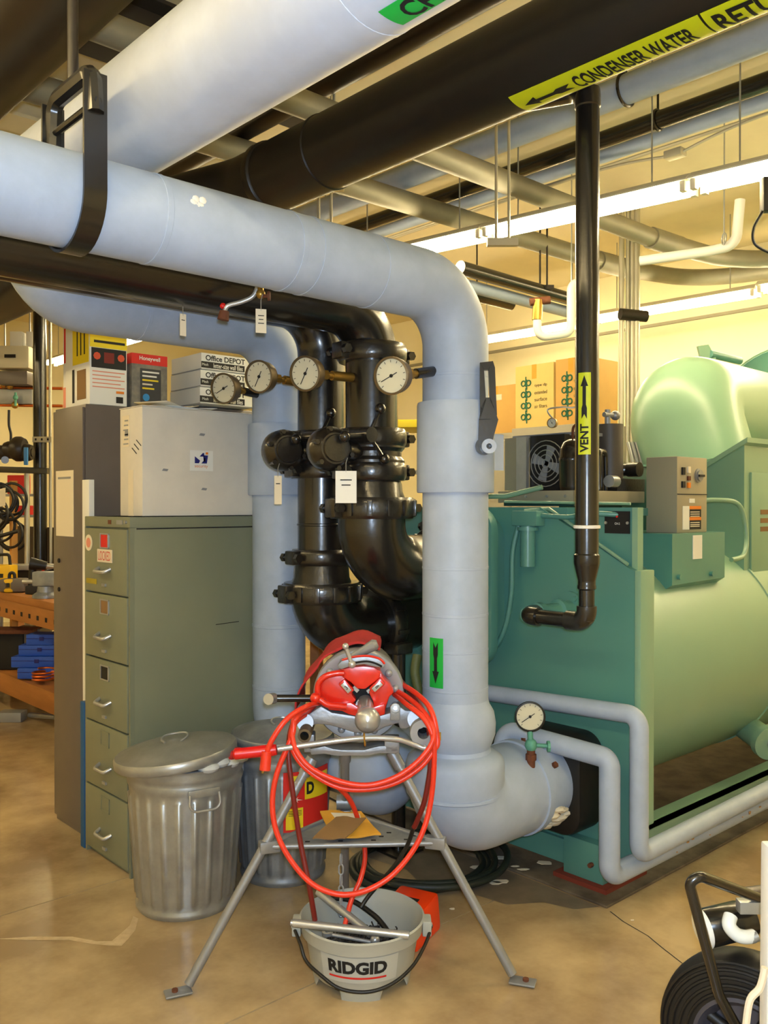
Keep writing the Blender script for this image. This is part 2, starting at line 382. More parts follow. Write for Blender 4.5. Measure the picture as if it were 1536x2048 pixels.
# lettering strips on the mains
def cylmap(o, ax, r, ref, a_mid, t_mid, fx=1, fa=1, lift=.002, swap=False):
    """x runs along the axis (fx sign), y round the girth (fa sign); swap turns the writing a quarter"""
    o = Vector(o); ax = Vector(ax).normalized(); x = (Vector(ref) - ax*Vector(ref).dot(ax)).normalized(); y = x.cross(ax); rr = r + lift
    def f(px, py):
        s, g = (px, py) if not swap else (py, px)
        a = a_mid + fa*g/r; return o + ax*(t_mid + fx*s) + (x*math.cos(a) + y*math.sin(a))*rr
    return f
def arrow_mb(place, L, w_shaft, w_head, l_head, tail=True):
    """block arrow pointing to +x, split tail, drawn as small quads so that it hugs the surface"""
    mb = MB(); n = 6; h0 = L/2 - l_head
    def quad(a): mb.add([place(*p) for p in a], [tuple(range(len(a)))])
    x0 = -L/2 + (l_head if tail else 0)
    for i in range(n):
        a = x0 + (h0-x0)*i/n; b = x0 + (h0-x0)*(i+1)/n; quad([(a, -w_shaft), (b, -w_shaft), (b, w_shaft), (a, w_shaft)])
    quad([(h0, -w_head), (L/2, 0), (h0, 0)]); quad([(h0, 0), (L/2, 0), (h0, w_head)])
    if tail:
        k = w_head*.7
        quad([(-L/2, -k), (x0, -k), (x0, 0), (-L/2+l_head*.45, 0)]); quad([(-L/2+l_head*.45, 0), (x0, 0), (x0, k), (-L/2, k)])
        quad([(x0, -k), (x0+l_head*.3, -w_shaft), (x0+l_head*.3, w_shaft), (x0, k)])
    return mb
OC, AY = V(1.185, 0, 2.65), V(0, 1, 0)
mk = part('pipe_marker', MB().patch(OC, AY, .1505, -1.80, -1.36, .5, 1.275, V(1,0,0), 8), M_LGREEN, t)
cm = cylmap(OC, AY, .1505, V(1,0,0), -1.58, 1.112, -1, -1, .003)
write('CHILLED', .25, .054, cm, M_INK, mk, bold=.014)
# condenser water return main (black) with its yellow strip
t = thing('overhead_pipe', 'large black overhead main with yellow CONDENSER WATER RETURN strip', 'pipe', (2.5, 2.0, 2.97))
OC = V(2.5, 0, 3.13)
part('pipe_run', MB().tube(fillet([V(2.5, -.6, 3.13), V(2.5, 3.78, 3.13), V(2.1, 4.5, 3.03), V(2.1, 7.5, 3.03)], .35), .162, 40), M_BLACKM, t)
for q in (.35, 3.1): part('weld_ring', MB().lathe([(.161, q-.012), (.167, q-.005), (.167, q+.005), (.161, q+.012)], OC, AY, 40), M_BLACKM, t)
part('elbow_collar', MB().lathe([(.16, 3.50), (.172, 3.51), (.174, 3.55), (.16, 3.57)], OC, AY, 40), M_BLACKM, t)
mk = part('pipe_marker', MB().patch(OC, AY, .1625, -2.02, -1.27, 1.30, 2.01, V(1,0,0), 10), M_YEL, t)
cm = cylmap(OC, AY, .1625, V(1,0,0), -1.62, 1.885, -1, -1, .003)
part('arrow', arrow_mb(lambda x, y: cm(-x, y), .20, .009, .026, .055), M_INK, mk, smooth=0)
write('CONDENSER WATER', .43, .078, cylmap(OC, AY, .1625, V(1,0,0), -1.63, 1.555, -1, -1, .003), M_INK, mk, bold=.016)
mk2 = part('pipe_marker', MB().patch(OC, AY, .1625, -2.02, -1.27, .80, 1.292, V(1,0,0), 10), M_YEL, t)
write('RETURN', .27, .084, cylmap(OC, AY, .1625, V(1,0,0), -1.63, 1.135, -1, -1, .003), M_INK, mk2, bold=.02)
# other mains
def simple_pipe(name, pts, r, m, label, cat='pipe', rad=.2, n=20, group=None):
    return solo(name, MB().tube(fillet(pts, rad), r, n), m, label, cat, group)
simple_pipe('overhead_pipe', [V(1.18, .0, 3.30), V(1.18, 8.5, 3.30)], .2, M_BROWNBLK, 'dark brown-black overhead main in the top left corner', n=40)
simple_pipe('overhead_pipe', [V(1.62, 3.75, 2.6), V(1.62, 9.5, 2.6)], .11, M_BROWNBLK, 'dark brown pipe at left edge behind the low grey pipe bend', n=28)
simple_pipe('overhead_pipe', [V(2.86, -.5, 3.72), V(2.86, 5.5, 3.72)], .065, M_BROWNBLK, 'thin dark pipe running just above the black condenser main', n=20)
simple_pipe('overhead_pipe', [V(4.14, -.5, 3.76), V(4.14, 9.0, 3.76)], .078, M_GRAY, 'grey-blue insulated overhead pipe next to the black condenser main', n=24)
simple_pipe('overhead_pipe', [V(4.58, -.5, 3.75), V(4.58, 9.0, 3.75)], .050, M_BLACK, 'slim black overhead pipe between two grey-blue pipes', n=20)
simple_pipe('overhead_pipe', [V(4.80, -.5, 3.75), V(4.80, 9.0, 3.75)], .042, M_GRAY, 'slim grey-blue overhead pipe nearest the bright fixtures', n=20)
simple_pipe('overhead_pipe', [V(4.98, .4, 3.76), V(4.98, 9.0, 3.76)], .012, M_CONDUIT, 'thin conduit beside the slim grey-blue overhead pipe', 'conduit', n=8)
simple_pipe('overhead_pipe', [V(5.05, .4, 3.80), V(5.05, 8.6, 3.76)], .010, M_CONDUIT, 'thinnest conduit above the near fluorescent row', 'conduit', n=8)
# grey ducts across the mains that bend away at the right
t = thing('overhead_tube', 'grey round tube crossing under the ceiling, bending at upper right', 'tube', (1.0, 3.52, 3.48))
p = fillet([V(-2.9, 3.56, 3.57), V(5.9, 3.5, 3.52), V(7.1, 3.34, 3.50), V(7.25, 1.2, 3.5)], [1, .75], 10)
part('tube_run', MB().tube(p, .068, 24), M_TUBE, t); part('coupling', MB().cyl(V(5.86, 3.5, 3.52), V(6.22, 3.47, 3.515), .078, n=24), M_TUBE, t)
t = thing('overhead_tube', 'grey round tube crossing lower down, bending beside the conduit bundle', 'tube', (1.0, 4.35, 3.48))
p = fillet([V(-2.9, 4.42, 3.57), V(6.7, 4.28, 3.6), V(7.75, 4.05, 3.62), V(7.95, 1.2, 3.62)], [1, .8], 10)
part('tube_run', MB().tube(p, .072, 24), M_TUBE, t); part('coupling', MB().cyl(V(6.35, 4.285, 3.6), V(6.85, 4.25, 3.6), .083, n=24), M_TUBE, t)
# rods that carry the mains
def rods(pairs, label, z0=2.6, z1=3.98, r=.008, gap=.07, cap='strut hanger'):
    x, y = pairs; t = thing('pipe_hanger', label, 'hanger', (x, y, z0))
    for s in (-.5, .5): part('rod', MB().cyl(V(x+s*gap*RX, y+s*gap*RY, z0), V(x+s*gap*RX, y+s*gap*RY, z1), r, n=8), M_CONDUIT, t)
    part('strut', MB().obox(V(x, y, z0), RV, FV, UP, gap+.10, .04, .04), M_CONDUIT, t)
    return t
for (px, py, d, z0, l) in ((655, 190, 4.6, 3.2, 'pair of pale hanger rods between chilled main and condenser main'),
                           (650, 430, 5.0, 2.9, 'pair of pale hanger rods behind the grey pipe bend'),
                           (1005, 420, 4.9, 3.0, 'dark hanger rods right of the condenser main')):
    w = W(px, py, d); rods((w.x, w.y), l, z0)
# strap hanger round the slim overhead pipes
for (x, y, z, r, l) in ((4.14, 2.62, 3.76, .078, 'black strap hanger round the grey-blue pipe behind the vent pipe'), (4.58, 2.69, 3.75, .050, 'black strap hanger round the slim black overhead pipe')):
    t = thing('pipe_hanger', l, 'hanger', (x, y, 3.6))
    part('strap', MB().tube(circle(V(x, y, z), V(0,1,0), r+.006, 24), .009, 6, closed=True), M_BLACK, t)
    part('rod', MB().cyl(V(x, y, z+r), V(x, y, 3.99), .007, n=8), M_BLACK, t)
# junction box and its conduit above the near row
w = W(1350, 308, 5.2)
t = thing('junction_box', 'small pale junction box hanging over the near fluorescent row', 'electrical box', tuple(w))
part('box_body', MB().obox(w, V(0,1,0), V(1,0,0), UP, .11, .07, .045), M_CONDUIT, t, bevel=.004)
part('conduit', MB().tube(spline([w+V(0,-.05,0), w+V(.02,-.4,.06), w+V(.04,-1.2,.1)], 6), .009, 8), M_CONDUIT, t)
part('conduit', MB().tube(spline([w+V(0,.05,0), w+V(-.05,.35,.02), w+V(-.1,.9,.02)], 6), .009, 8), M_CONDUIT, t)

# ------------------------------------------------------------------ grey pipe 1 (foreground drop)
GX, GY, GR = 2.40, 2.235, .1215
t = thing('insulated_pipe', 'big blue-grey insulated pipe bending down to the pump elbow, foremost', 'pipe', (GX, GY, .25)); GP1 = t
run = fillet([V(-.9, GY, 2.335), V(GX, GY, 2.335), V(GX, GY, .72)], .205, 14)
part('pipe_run', MB().tube(run, GR, 56), M_GRAY, t)
for q in (.45, 1.17, 1.62, 1.70, 1.97): bands(t, V(0, GY, 2.335), V(1,0,0), GR, (q,), M_GRAY, .022, .0016)
for q in (2.02, 1.32, 1.15, 1.02, .88): bands(t, V(GX, GY, 0), UP, GR, (q,), M_GRAY, .014, .0012)
part('sleeve', MB().lathe([(GR-.003, 1.925), (.139, 1.925), (.142, 1.915), (.1425, 1.60), (.140, 1.595), (GR-.003, 1.595)], V(GX, GY, 0), UP, 56), M_GRAY, t)
prof = [(.1205, .84), (.126, .82), (.143, .79), (.150, .75), (.148, .71), (.136, .675), (.128, .66), (.132, .645), (.155, .635), (.176, .62), (.182, .60), (.182, .53), (.176, .50), (.172, .48)]
part('flange_cover', MB().lathe(prof, V(GX, GY, 0), UP, 48), M_GRAY, t)
eb = MB().tube(fillet([V(GX, GY, .56), V(GX, GY, .43), V(GX+.36, GY, .43)], .13, 12), [.178]*15, 48); part('elbow_cover', eb, M_GRAY, t)
part('elbow_seam', MB().lathe([(.176, .505), (.181, .503), (.181, .493), (.176, .490)], V(GX, GY, 0), UP, 48), M_GRAY, t)
fla = MB().lathe([(.16, .33), (.186, .335), (.186, .37), (.170, .375), (.168, .50), (.12, .505)], V(GX, GY, .43), V(1,0,0), 48); fo = part('flange', fla, M_GRAY, t)
for a in (.4, 1.5, 2.5, 3.6, 4.7, 5.6):
    c = V(GX+.42, GY + .168*math.cos(a), .43 + .168*math.sin(a)); part('bolt', MB().cyl(c, c+V(0, math.cos(a), math.sin(a))*.014, .013, n=6), M_RUST, fo)
# torn plaster at the lower lip of the flange
pl = MB(); random.seed(3)
for k in range(46):
    a = -2.75 + k*.042; c = V(GX+.45+random.uniform(-.06,.07), GY+.170*math.cos(a), .43+.170*math.sin(a)); pl.ball(c, random.uniform(.012, .030), 8, (1.4, 1, .55))
part('torn_insulation', pl, M_PAPER, t, label='ragged white torn insulation under the flange')
pl = MB(); w0 = V(0, GY, 2.335); nrm = V(0, -.93, .36)
for k in range(5): pl.ball(V(1.24+k*.007, GY, 2.335) + V(0, -.96, .28)*(GR-.001) + V(0,0,.012*math.sin(k*2)), .010, 8, (1.2, .35, 1))
part('torn_patch', pl, M_WHITE, t, label='small white tear in the insulation')
# flow arrow on the green strip
mk = part('pipe_marker', MB().patch(V(GX, GY, 0), UP, GR+.0005, .44, .92, .893, 1.072, -FV, 6), M_LGREEN, t)
part('arrow', arrow_mb(cylmap(V(GX, GY, 0), UP, GR+.0005, -FV, .68, .983, -1, 1, .0035), .15, .0065, .014, .045), M_INK, mk, smooth=0)
# clevis hanger strap
hx = .955
t = thing('pipe_hanger', 'black clevis strap round the big blue-grey pipe at upper left', 'hanger', (hx, GY, 2.2))
st = MB(); ang = [math.pi*(.0) - math.pi*i/20 for i in range(21)]
pts = [V(0, GY-.131, 2.62)] + [V(0, GY-.131*math.cos(-a), 2.335+.131*math.sin(a)) for a in ang] + [V(0, GY+.131, 2.62)]
vsx = []
for p in pts:
    out = V(0, p.y-GY, min(0, p.z-2.335)).normalized() * .004
    for dx in (-.03, .03): vsx += [V(hx+dx, p.y, p.z)-out, V(hx+dx, p.y, p.z)+out]
fs = []
for i in range(len(pts)-1):
    a = 4*i; b = a+4; fs += [(a, a+1, b+1, b), (a+1, a+3, b+3, b+1), (a+3, a+2, b+2, b+3), (a+2, a, b, b+2)]
fs += [(0, 2, 3, 1), (4*len(pts)-4, 4*len(pts)-3, 4*len(pts)-1, 4*len(pts)-2)]
st.add(vsx, fs); part('strap', st, M_BLACK, t)
yk = MB(); yk.tube(fillet([V(hx, GY-.133, 2.52), V(hx, GY-.12, 2.63), V(hx, GY+.12, 2.63), V(hx, GY+.133, 2.50)], .04, 5), .022, 8); part('yoke', yk, M_BLACK, t)
part('cross_bolt', MB().cyl(V(hx, GY-.15, 2.545), V(hx, GY+.15, 2.545), .010, n=8), M_BLACK, t)
part('rod', MB().cyl(V(hx, GY, 2.63), V(hx, GY, 3.98), .014, n=10), M_BROWNBLK, t)

# ------------------------------------------------------------------ grey pipe 2 (behind)
G2Y = 3.345; R2 = .122
t = thing('insulated_pipe', 'blue-grey insulated pipe running low behind the black mains, stacked boxes under it', 'pipe', (GX, G2Y, .2))
run = fillet([V(1.275, G2Y, 2.66), V(1.275, G2Y, 2.345), V(GX, G2Y, 2.345), V(GX, G2Y, .45), V(2.45, 2.82, .43), V(3.02, 2.80, .43)], [.2, .205, .2, .14], 12)
part('pipe_run', MB().tube(run, R2, 48), M_GRAY, t)
part('sleeve', MB().lathe([(R2-.003, 1.92), (.139, 1.92), (.142, 1.91), (.142, 1.60), (.139, 1.595), (R2-.003, 1.595)], V(GX, G2Y, 0), UP, 48), M_GRAY, t)
bands(t, V(GX, G2Y, 0), UP, R2, (1.0, .72), M_GRAY, .02, .002); bands(t, V(0, G2Y, 2.345), V(1,0,0), R2, (1.7,), M_GRAY, .02, .002)
ec = MB().ball(V(2.52, 2.80, .43), .185, 32, (1, 1, 1.05)); part('elbow_cover', ec, M_GRAY, t)
part('flange', MB().lathe([(.12, .0), (.175, .003), (.175, .04), (.15, .045), (.15, .12), (.1, .12)], V(2.70, 2.80, .43), V(1,0,0), 40), M_GRAY, t)
# ------------------------------------------------------------------ black grooved piping
def coupling(t, c, ax, r, h=.07, lug=None, ridges=0):
    """split clamp: raised ring with rolled edges and two bolted ears"""
    c = Vector(c); ax = Vector(ax).normalized(); mb = MB()
    mb.lathe([(r-.02, -h/2), (r-.004, -h/2), (r+.003, -h*.36), (r+.006, -h*.2), (r+.006, h*.2), (r+.003, h*.36), (r-.004, h/2), (r-.02, h/2)], c, ax, 36)
    o = part('coupling', mb, M_BLACKR, t)
    lug = Vector(lug).normalized(); side = ax.cross(lug).normalized()
    for s in (-1, 1):
        e = MB(); lc = c + lug*(s*(r+.012))
        e.obox(lc, lug, side, ax, .046, .07, h*.9); part('ear', e, M_BLACKR, o, bevel=.008)
        b = MB(); bc = c + lug*(s*(r+.022))
        b.cyl(bc - side*.062, bc + side*.062, .011, n=10); b.cyl(bc - side*.066, bc - side*.044, .019, n=6); b.cyl(bc + side*.044, bc + side*.066, .019, n=6)
        part('bolt', b, M_BLACKR, o)
    for k in range(ridges):
        a = 2*math.pi*k/ridges; d = lug*math.cos(a) + side*math.sin(a); q = MB()
        q.obox(c + d*(r+.006), d, d.cross(ax), ax, .018, .022, h*.75); part('rib', q, M_BLACKR, o, bevel=.003)
    return o
LUG = (RV*.8 + FV*.6)
def drop(y, r, z_top, z_valve, z_r0, z_r1, z_ax, r_big, x_end, label):
    t = thing('condenser_pipe', label, 'pipe', (GX, y, z_ax - r_big))
    part('pipe_run', MB().tube(fillet([V(-.9, y, z_top), V(GX, y, z_top), V(GX, y, z_r0)], .20, 12), r, 40), M_BLACK, t)
    part('weld_ring', MB().lathe([(r-.003, -.008), (r+.004, -.003), (r+.004, .003), (r-.003, .008)], V(GX, y, (z_valve-.14+z_r0)/2), UP, 36), M_BLACK, t)
    rd = MB().lathe([(r+.005, z_r0+.03), (r+.008, z_r0), (r+.016, z_r0-.02), (r_big-.012, z_r1+.03), (r_big, z_r1), (r_big, z_r1-.02)], V(GX, y, 0), UP, 40); part('reducer', rd, M_BLACKR, t)
    part('elbow', MB().tube(fillet([V(GX, y, z_r1-.02), V(GX, y, z_ax), V(x_end, y, z_ax)], r_big*1.35, 14), r_big, 40), M_BLACK, t)
    return t
# right-hand drop
YR = 2.70; RR = .107
t = drop(YR, RR, 2.335, 1.75, 1.655, 1.575, 1.285, .138, 2.86, 'black condenser drop with the white tag, next to the grey upright'); BP1 = t
for z in (2.165, 1.822, 1.685): coupling(t, (GX, YR, z), UP, .138, .072, LUG)
part('valve_body', MB().lathe([(.12, 1.70), (.135, 1.715), (.135, 1.73), (.122, 1.745), (.122, 1.765), (.135, 1.78), (.135, 1.80), (.12, 1.81)], V(GX, YR, 0), UP, 36), M_BLACKR, t)
coupling(t, (GX, YR, 1.538), UP, .172, .085, LUG, 14)
coupling(t, (2.80, YR, 1.285), V(1,0,0), .172, .085, V(0,.3,1), 12)
# left-hand drop
YL = 3.03; RL = .103
t = drop(YL, RL, 2.40, 1.76, 1.31, 1.205, 1.0, .135, 2.98, 'black condenser drop standing left, ending in the lower black elbow'); BP2 = t
for z in (1.832, 1.70): coupling(t, (GX, YL, z), UP, .133, .07, LUG)
part('valve_body', MB().lathe([(.118, 1.715), (.13, 1.73), (.13, 1.745), (.118, 1.755), (.118, 1.78), (.13, 1.79), (.13, 1.805), (.118, 1.82)], V(GX, YL, 0), UP, 36), M_BLACKR, t)
coupling(t, (GX, YL, 1.325), UP, .130, .066, LUG)
coupling(t, (GX, YL, 1.172), UP, .166, .085, LUG, 14)
coupling(t, (2.735, YL, 1.0), V(1,0,0), .163, .08, V(0,-.45,1), 10)
# pipe stand under the lower elbow
st = thing('pipe_stand', 'black pipe stand propping the lower black elbow', 'stand', (2.72, YL-.13, 0))
part('post', MB().cyl(V(2.72, YL-.15, .0), V(2.72, YL-.15, .90), .032, n=20), M_BLACK, st)
part('saddle', MB().obox(V(2.72, YL-.15, .91), V(1,0,0), V(0,1,0), UP, .10, .09, .05), M_BLACKR, st, bevel=.01)
part('base_plate', MB().box((2.64, YL-.23, 0), (2.80, YL-.07, .012)), M_BLACKR, st)
# gear operators with three-spoke levers
def operator(t, y, zc, ox):
    oc = V(ox, y-.05, zc)
    part('operator_stem', MB().cyl(V(GX-.1, y-.02, zc), oc, .045, n=16), M_BLACKR, t)
    n = (V(-.25, -1, 0)).normalized(); s = n.cross(UP)
    g = part('operator_box', MB().lathe([(.05, -.06), (.075, -.055), (.085, -.03), (.085, .02), (.07, .04), (.06, .055), (.0, .06)], oc, n, 28), M_BLACKR, t)
    part('cover', MB().lathe([(.055, .05), (.05, .066), (.0, .068)], oc, n, 20), M_BLACKR, g)
    for k in range(6):
        a = k*math.pi/3+.3; d = s*math.cos(a) + UP*math.sin(a); part('bolt', MB().cyl(oc + d*.076 + n*.0, oc + d*.076 + n*.05, .010, n=6), M_BLACKR, g)
    hc = oc + V(.12, -.06, .055)
    hw = part('handwheel_hub', MB().cyl(hc - V(0,.05,0), hc + V(0,.06,0), .03, n=16), M_BLACKR, t)
    for a in (1.05, 3.25, 5.45):
        d = V(math.cos(a), -.25, math.sin(a)).normalized(); e = hc + d*.125
        sp = part('spoke', MB().cyl(hc - V(0,.03,0), e, .0075, n=8), M_BLACK, hw)
        part('knob', MB().ball(e, .022, 14), M_BLACK, hw)
operator(BP1, YR, 1.765, 2.14); operator(BP2, YL, 1.775, 2.16)
# tags hanging from the operators
def tag_card(c, w, h, ax, label, m, lines=3, cat='tag', wl=.05):
    c = Vector(c); t = thing('hanging_tag', label, cat, tuple(c - UP*h/2)); n = ax.cross(UP)
    part('card', MB().obox(c, ax, n, UP, w, .0016, h), m, t)
    part('wire', MB().tube([c + UP*(h/2-.006), c + UP*(h/2+wl*.6), c + UP*(h/2+wl) + ax*.006], .0014, 5), M_STEEL, t)
    for k in range(lines):
        q = c + UP*(h*(.22-.16*k)) + n*(.0014 if n.dot(-c) > 0 else -.0014)
        part('print_line', MB().obox(q, ax, n, UP, w*(.55 - .12*(k % 2)), .0006, h*.035), M_INK, t)
    return t
AXT = V(.80, -.60, 0)
tag_card(W(692, 974, 3.36), .080, .122, AXT, 'white card tag hanging before the right black drop', M_WHITE, 2)
tag_card(W(556, 980, 3.60), .030, .116, AXT, 'narrow pale tag hanging under the left valve operator', M_PAPER, 1)
# ------------------------------------------------------------------ pressure gauges
def gauge(c, n, r, label, stem_to, stem_m, m_case=None, case_d=.045, needle=2.2, nums=True, group=None):
    c = Vector(c); n = Vector(n).normalized(); m_case = m_case or M_BRONZE
    t = thing('pressure_gauge', label, 'gauge', tuple(c - UP*r), 0, group)
    part('case', MB().lathe([(0, -case_d), (r*.93, -case_d), (r*.97, -case_d*.8), (r, -.004), (r*1.06, 0), (r*1.06, .008), (r*.96, .010), (r*.93, .004), (r*.93, -.001)], c, n, 36), m_case, t)
    di = part('dial', MB().lathe([(r*.935, -.002), (r*.93, .002), (0, .002)], c, n, 36), M_DIAL, t)
    s = UP.cross(n).normalized(); u = n.cross(s)
    for k in range(11):
        a = math.radians(225 - 27*k); d = s*math.cos(a) + u*math.sin(a)
        part('tick', MB().obox(c + d*r*.80 + n*.0026, d, n.cross(d), n, r*.13, r*.03, .0006), M_INK, di)
    d = s*math.cos(needle) + u*math.sin(needle)
    part('needle', MB().obox(c + d*r*.16 + n*.004, d, n.cross(d), n, r*1.1, r*.045, .001).lathe([(r*.1, .003), (r*.1, .006), (0, .006)], c, n, 12), M_INK, di)
    if stem_to is not None:
        e = Vector(stem_to); b = c - n*case_d
        part('stem', MB().cyl(b + n*.01, b + (e-b)*.55, .013, n=12), M_BRASS, t)
        part('fitting', MB().cyl(b + (e-b)*.18, b + (e-b)*.34, .020, n=6), M_BRASS, t)
        part('nipple', MB().cyl(b + (e-b)*.45, e, .019, n=14), stem_m, t)
    return t
GN = V(-.93, -.34, -.12)
G_ = [((2.065, 2.22, 1.992), 'dial gauge on the grey upright pipe, rightmost of the four', V(2.305, GY, 2.035), 2.0),
      ((2.055, 2.69, 2.05), 'dial gauge on the right-hand black drop, third from left', V(2.31, YR, 2.06), 2.6),
      ((2.07, 3.02, 2.075), 'dial gauge on the left-hand black drop, second from left', V(2.315, YL, 2.07), 2.6),
      ((2.10, 3.335, 2.06), 'leftmost dial gauge, before the stacked file boxes', V(2.30, G2Y, 2.05), 2.0)]
for k, (c, l, e, nd) in enumerate(G_):
    gauge(c, GN, .064 if k else .062, l, e, M_BLACK if k in (0, 3) else M_BRASS, needle=nd + math.pi/2, group='dial gauges along the upright pipes')
    if k in (0, 3):
        g = bpy.context.scene.objects
# small drain tap with tag under the black main
w = W(515, 570, 3.0); t = thing('drain_tap', 'small brass drain tap with red cap below the black main', 'valve', tuple(W(480, 640, 3.0)))
part('nozzle', MB().tube(spline([W(518, 560, 3.0), W(508, 590, 3.0), W(485, 603, 3.0), W(455, 612, 3.0), W(449, 626, 3.0)], 6), .008, 10), M_STEEL, t)
part('end_cap', MB().cyl(W(449, 622, 3.0), W(446, 640, 3.0), .016, .020, 14), M_RUST, t)
part('red_cap', MB().ball(W(446, 612, 3.0), .011, 10), M_GRIP, t)
part('body', MB().cyl(W(521, 555, 3.0), W(521, 592, 3.0), .011, n=10).ball(W(521, 588, 3.0), .017, 10), M_BRASS, t)
part('valve_handle', MB().cyl(W(521, 592, 3.0), W(537, 592, 2.98), .006, n=8).lathe([(.0, -.004), (.016, -.004), (.016, .004), (0, .004)], W(538, 592, 2.98), RV, 14), M_RUST, t)
tag_card(W(522, 642, 2.98), .036, .080, (RV*.96 + UP*.0 + FV*.28).normalized(), 'pale tag hanging from the brass drain tap', M_PAPER, 3)
tag_card(W(366, 650, 3.03), .024, .075, (RV*.7 + FV*.7).normalized(), 'small tan tag hanging before the low grey pipe', M_PAPER, 1, wl=.07)
# ------------------------------------------------------------------ vent pipe
VX, VY = 2.77, 1.915; r = .0435
t = thing('vent_pipe', 'slim black upright vent pipe with yellow VENT strip', 'pipe', (VX, VY, 1.07))
part('pipe_run', MB().tube(fillet([V(VX+.02, VY+.55, 3.2), V(VX, VY, 3.09), V(VX, VY, 1.335)], .09, 8), r, 32), M_BLACK, t)
part('reducer', MB().lathe([(.0435, 1.37), (.048, 1.365), (.048, 1.335), (.045, 1.32), (.033, 1.27), (.033, 1.255), (.035, 1.25), (.035, 1.24), (.03, 1.235)], V(VX, VY, 0), UP, 32), M_BLACK, t)
part('lower_pipe', MB().cyl(V(VX, VY, 1.25), V(VX, VY, 1.12), .029, n=24).cyl(V(VX, VY+.04, 1.115), V(VX, 2.19, 1.115), .029, n=24), M_BLACK, t)
part('elbow', MB().tube(fillet([V(VX, VY, 1.175), V(VX, VY, 1.115), V(VX, VY+.085, 1.115)], .045, 8), .037, 24), M_BLACKR, t)
part('elbow', MB().tube(fillet([V(VX, 2.135, 1.115), V(VX, 2.20, 1.115), V(VX+.08, 2.20, 1.115)], .045, 8), .037, 24), M_BLACKR, t)
part('elbow', MB().lathe([(.045, 3.085), (.048, 3.06), (.048, 3.02), (.043, 3.015)], V(VX, VY, 0), UP, 24), M_BLACKR, t)
mk = part('pipe_marker', MB().patch(V(VX, VY, 0), UP, r+.0005, -.08, .98, 1.735, 2.035, -FV, 8), M_YEL, t)
part('arrow', arrow_mb(cylmap(V(VX, VY, 0), UP, r+.0005, -FV, .45, 1.945, 1, 1, .0025), .16, .006, .0135, .04), M_INK, mk, smooth=0)
cmv = cylmap(V(VX, VY, 0), UP, r+.0005, -FV, .45, 1.795, 1, 1, .0025, swap=False)
write('VENT', .105, .030, cmv, M_INK, mk, bold=.02)
part('tape_ring', MB().lathe([(r-.001, 1.462), (r+.006, 1.464), (r+.006, 1.474), (r-.001, 1.476)], V(VX, VY, 0), UP, 24), M_WHITE, t)
# lever of the isolating valve on grey pipe 1
t = thing('valve_lever', 'black slotted valve lever beside the grey upright pipe', 'lever', tuple(W(975, 910, 3.14)))
d0 = 3.14
out = [(960, 725), (986, 722), (990, 735), (994, 830), (997, 838), (985, 880), (962, 895), (957, 890), (960, 840)]
inn = [(968, 742), (977, 738), (980, 790), (972, 792)]
def pp(pts, d): return [W(a, b, d) for a, b in pts]
o3 = pp(out, d0); i3 = pp(inn, d0); mbl = MB()
def strip_frame(outer, inner, d, th):
    bm = MB(); n = FV*th
    # outer ring of quads joined to the inner slot
    k = len(outer); m = len(inner)
    return bm
ax = MB()
sides = [[(960, 725), (968, 738), (972, 800), (960, 840)], [(986, 722), (990, 735), (994, 830), (980, 800), (977, 738)], [(960, 725), (986, 722), (977, 740), (968, 740)], [(972, 795), (981, 795), (996, 838), (958, 840), (962, 815)], [(958, 838), (997, 838), (985, 882), (962, 895), (956, 888)]]
for sd in sides:
    q = pp(sd, d0); k = len(q); ax.add(q + [p + FV*.022 for p in q], [tuple(range(k)), tuple(range(2*k-1, k-1, -1))] + [(i, (i+1)%k, k+(i+1)%k, k+i) for i in range(k)])
part('handle', ax, M_BLACK, t, smooth=0)
c = W(967, 893, 3.15); part('hub', MB().cyl(c - FV*.02, c + FV*.02, .031, n=24), M_BLACK, t)
c2 = W(977, 893, 3.12); part('stem_nut', MB().lathe([(.010, -.02), (.026, -.02), (.026, .02), (.010, .02)], c2, FV, 24, closed=True), M_ALU, t)
part('notch_plate', MB().obox(W(998, 905, 3.2), (RV*.75+FV*.66).normalized(), UP, RV.cross(UP), .05, .13, .004), M_GRAY, t)
part('stem', MB().cyl(W(967, 893, 3.15), V(GX+.05, GY-.02, EYE+.215), .018, n=14), M_BLACK, t)
# ------------------------------------------------------------------ chiller
t = thing('chiller', 'large green water chiller with round barrel behind the grey uprights', 'chiller', (3.1, 2.6, 0)); CH = t
PX = 3.07
# end plate with cut corner
pl = MB().prism([(1.915, .10), (3.38, .10), (3.38, 1.54), (2.36, 1.54), (1.925, 1.30), (1.90, 1.29), (1.90, .25)], V(PX, 0, 0), V(0,1,0), UP, V(1,0,0), .03)
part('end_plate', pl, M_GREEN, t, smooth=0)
part('plate_flange', MB().box((PX, 1.872, .28), (PX+.10, 1.90, 1.292)), M_GREENL, t, bevel=.004)
part('upper_plate', MB().box((PX+.04, 1.925, 1.22), (PX+.06, 2.45, 1.54)), M_GREEN, t)
part('plate_lip', MB().box((PX+.03, 1.905, 1.22), (PX+.07, 1.93, 1.54)), M_GREENL, t)
part('name_plate', MB().box((PX+.034, 1.945, 1.435), (PX+.04, 2.06, 1.525)), M_INK, t)
for yy in (1.952, 2.053): part('screw', MB().cyl(V(PX+.028, yy, 1.478), V(PX+.036, yy, 1.478), .006, n=8), M_STEEL, t)
part('lamp', MB().cyl(V(PX+.028, 2.0, 1.503), V(PX+.036, 2.0, 1.503), .004, n=8), M_INKR, t)
write('CH-2', .024, .009, flat(V(PX+.033, 2.0, 1.475), V(0,-1,0), UP), M_WHITE, t, bold=.01)
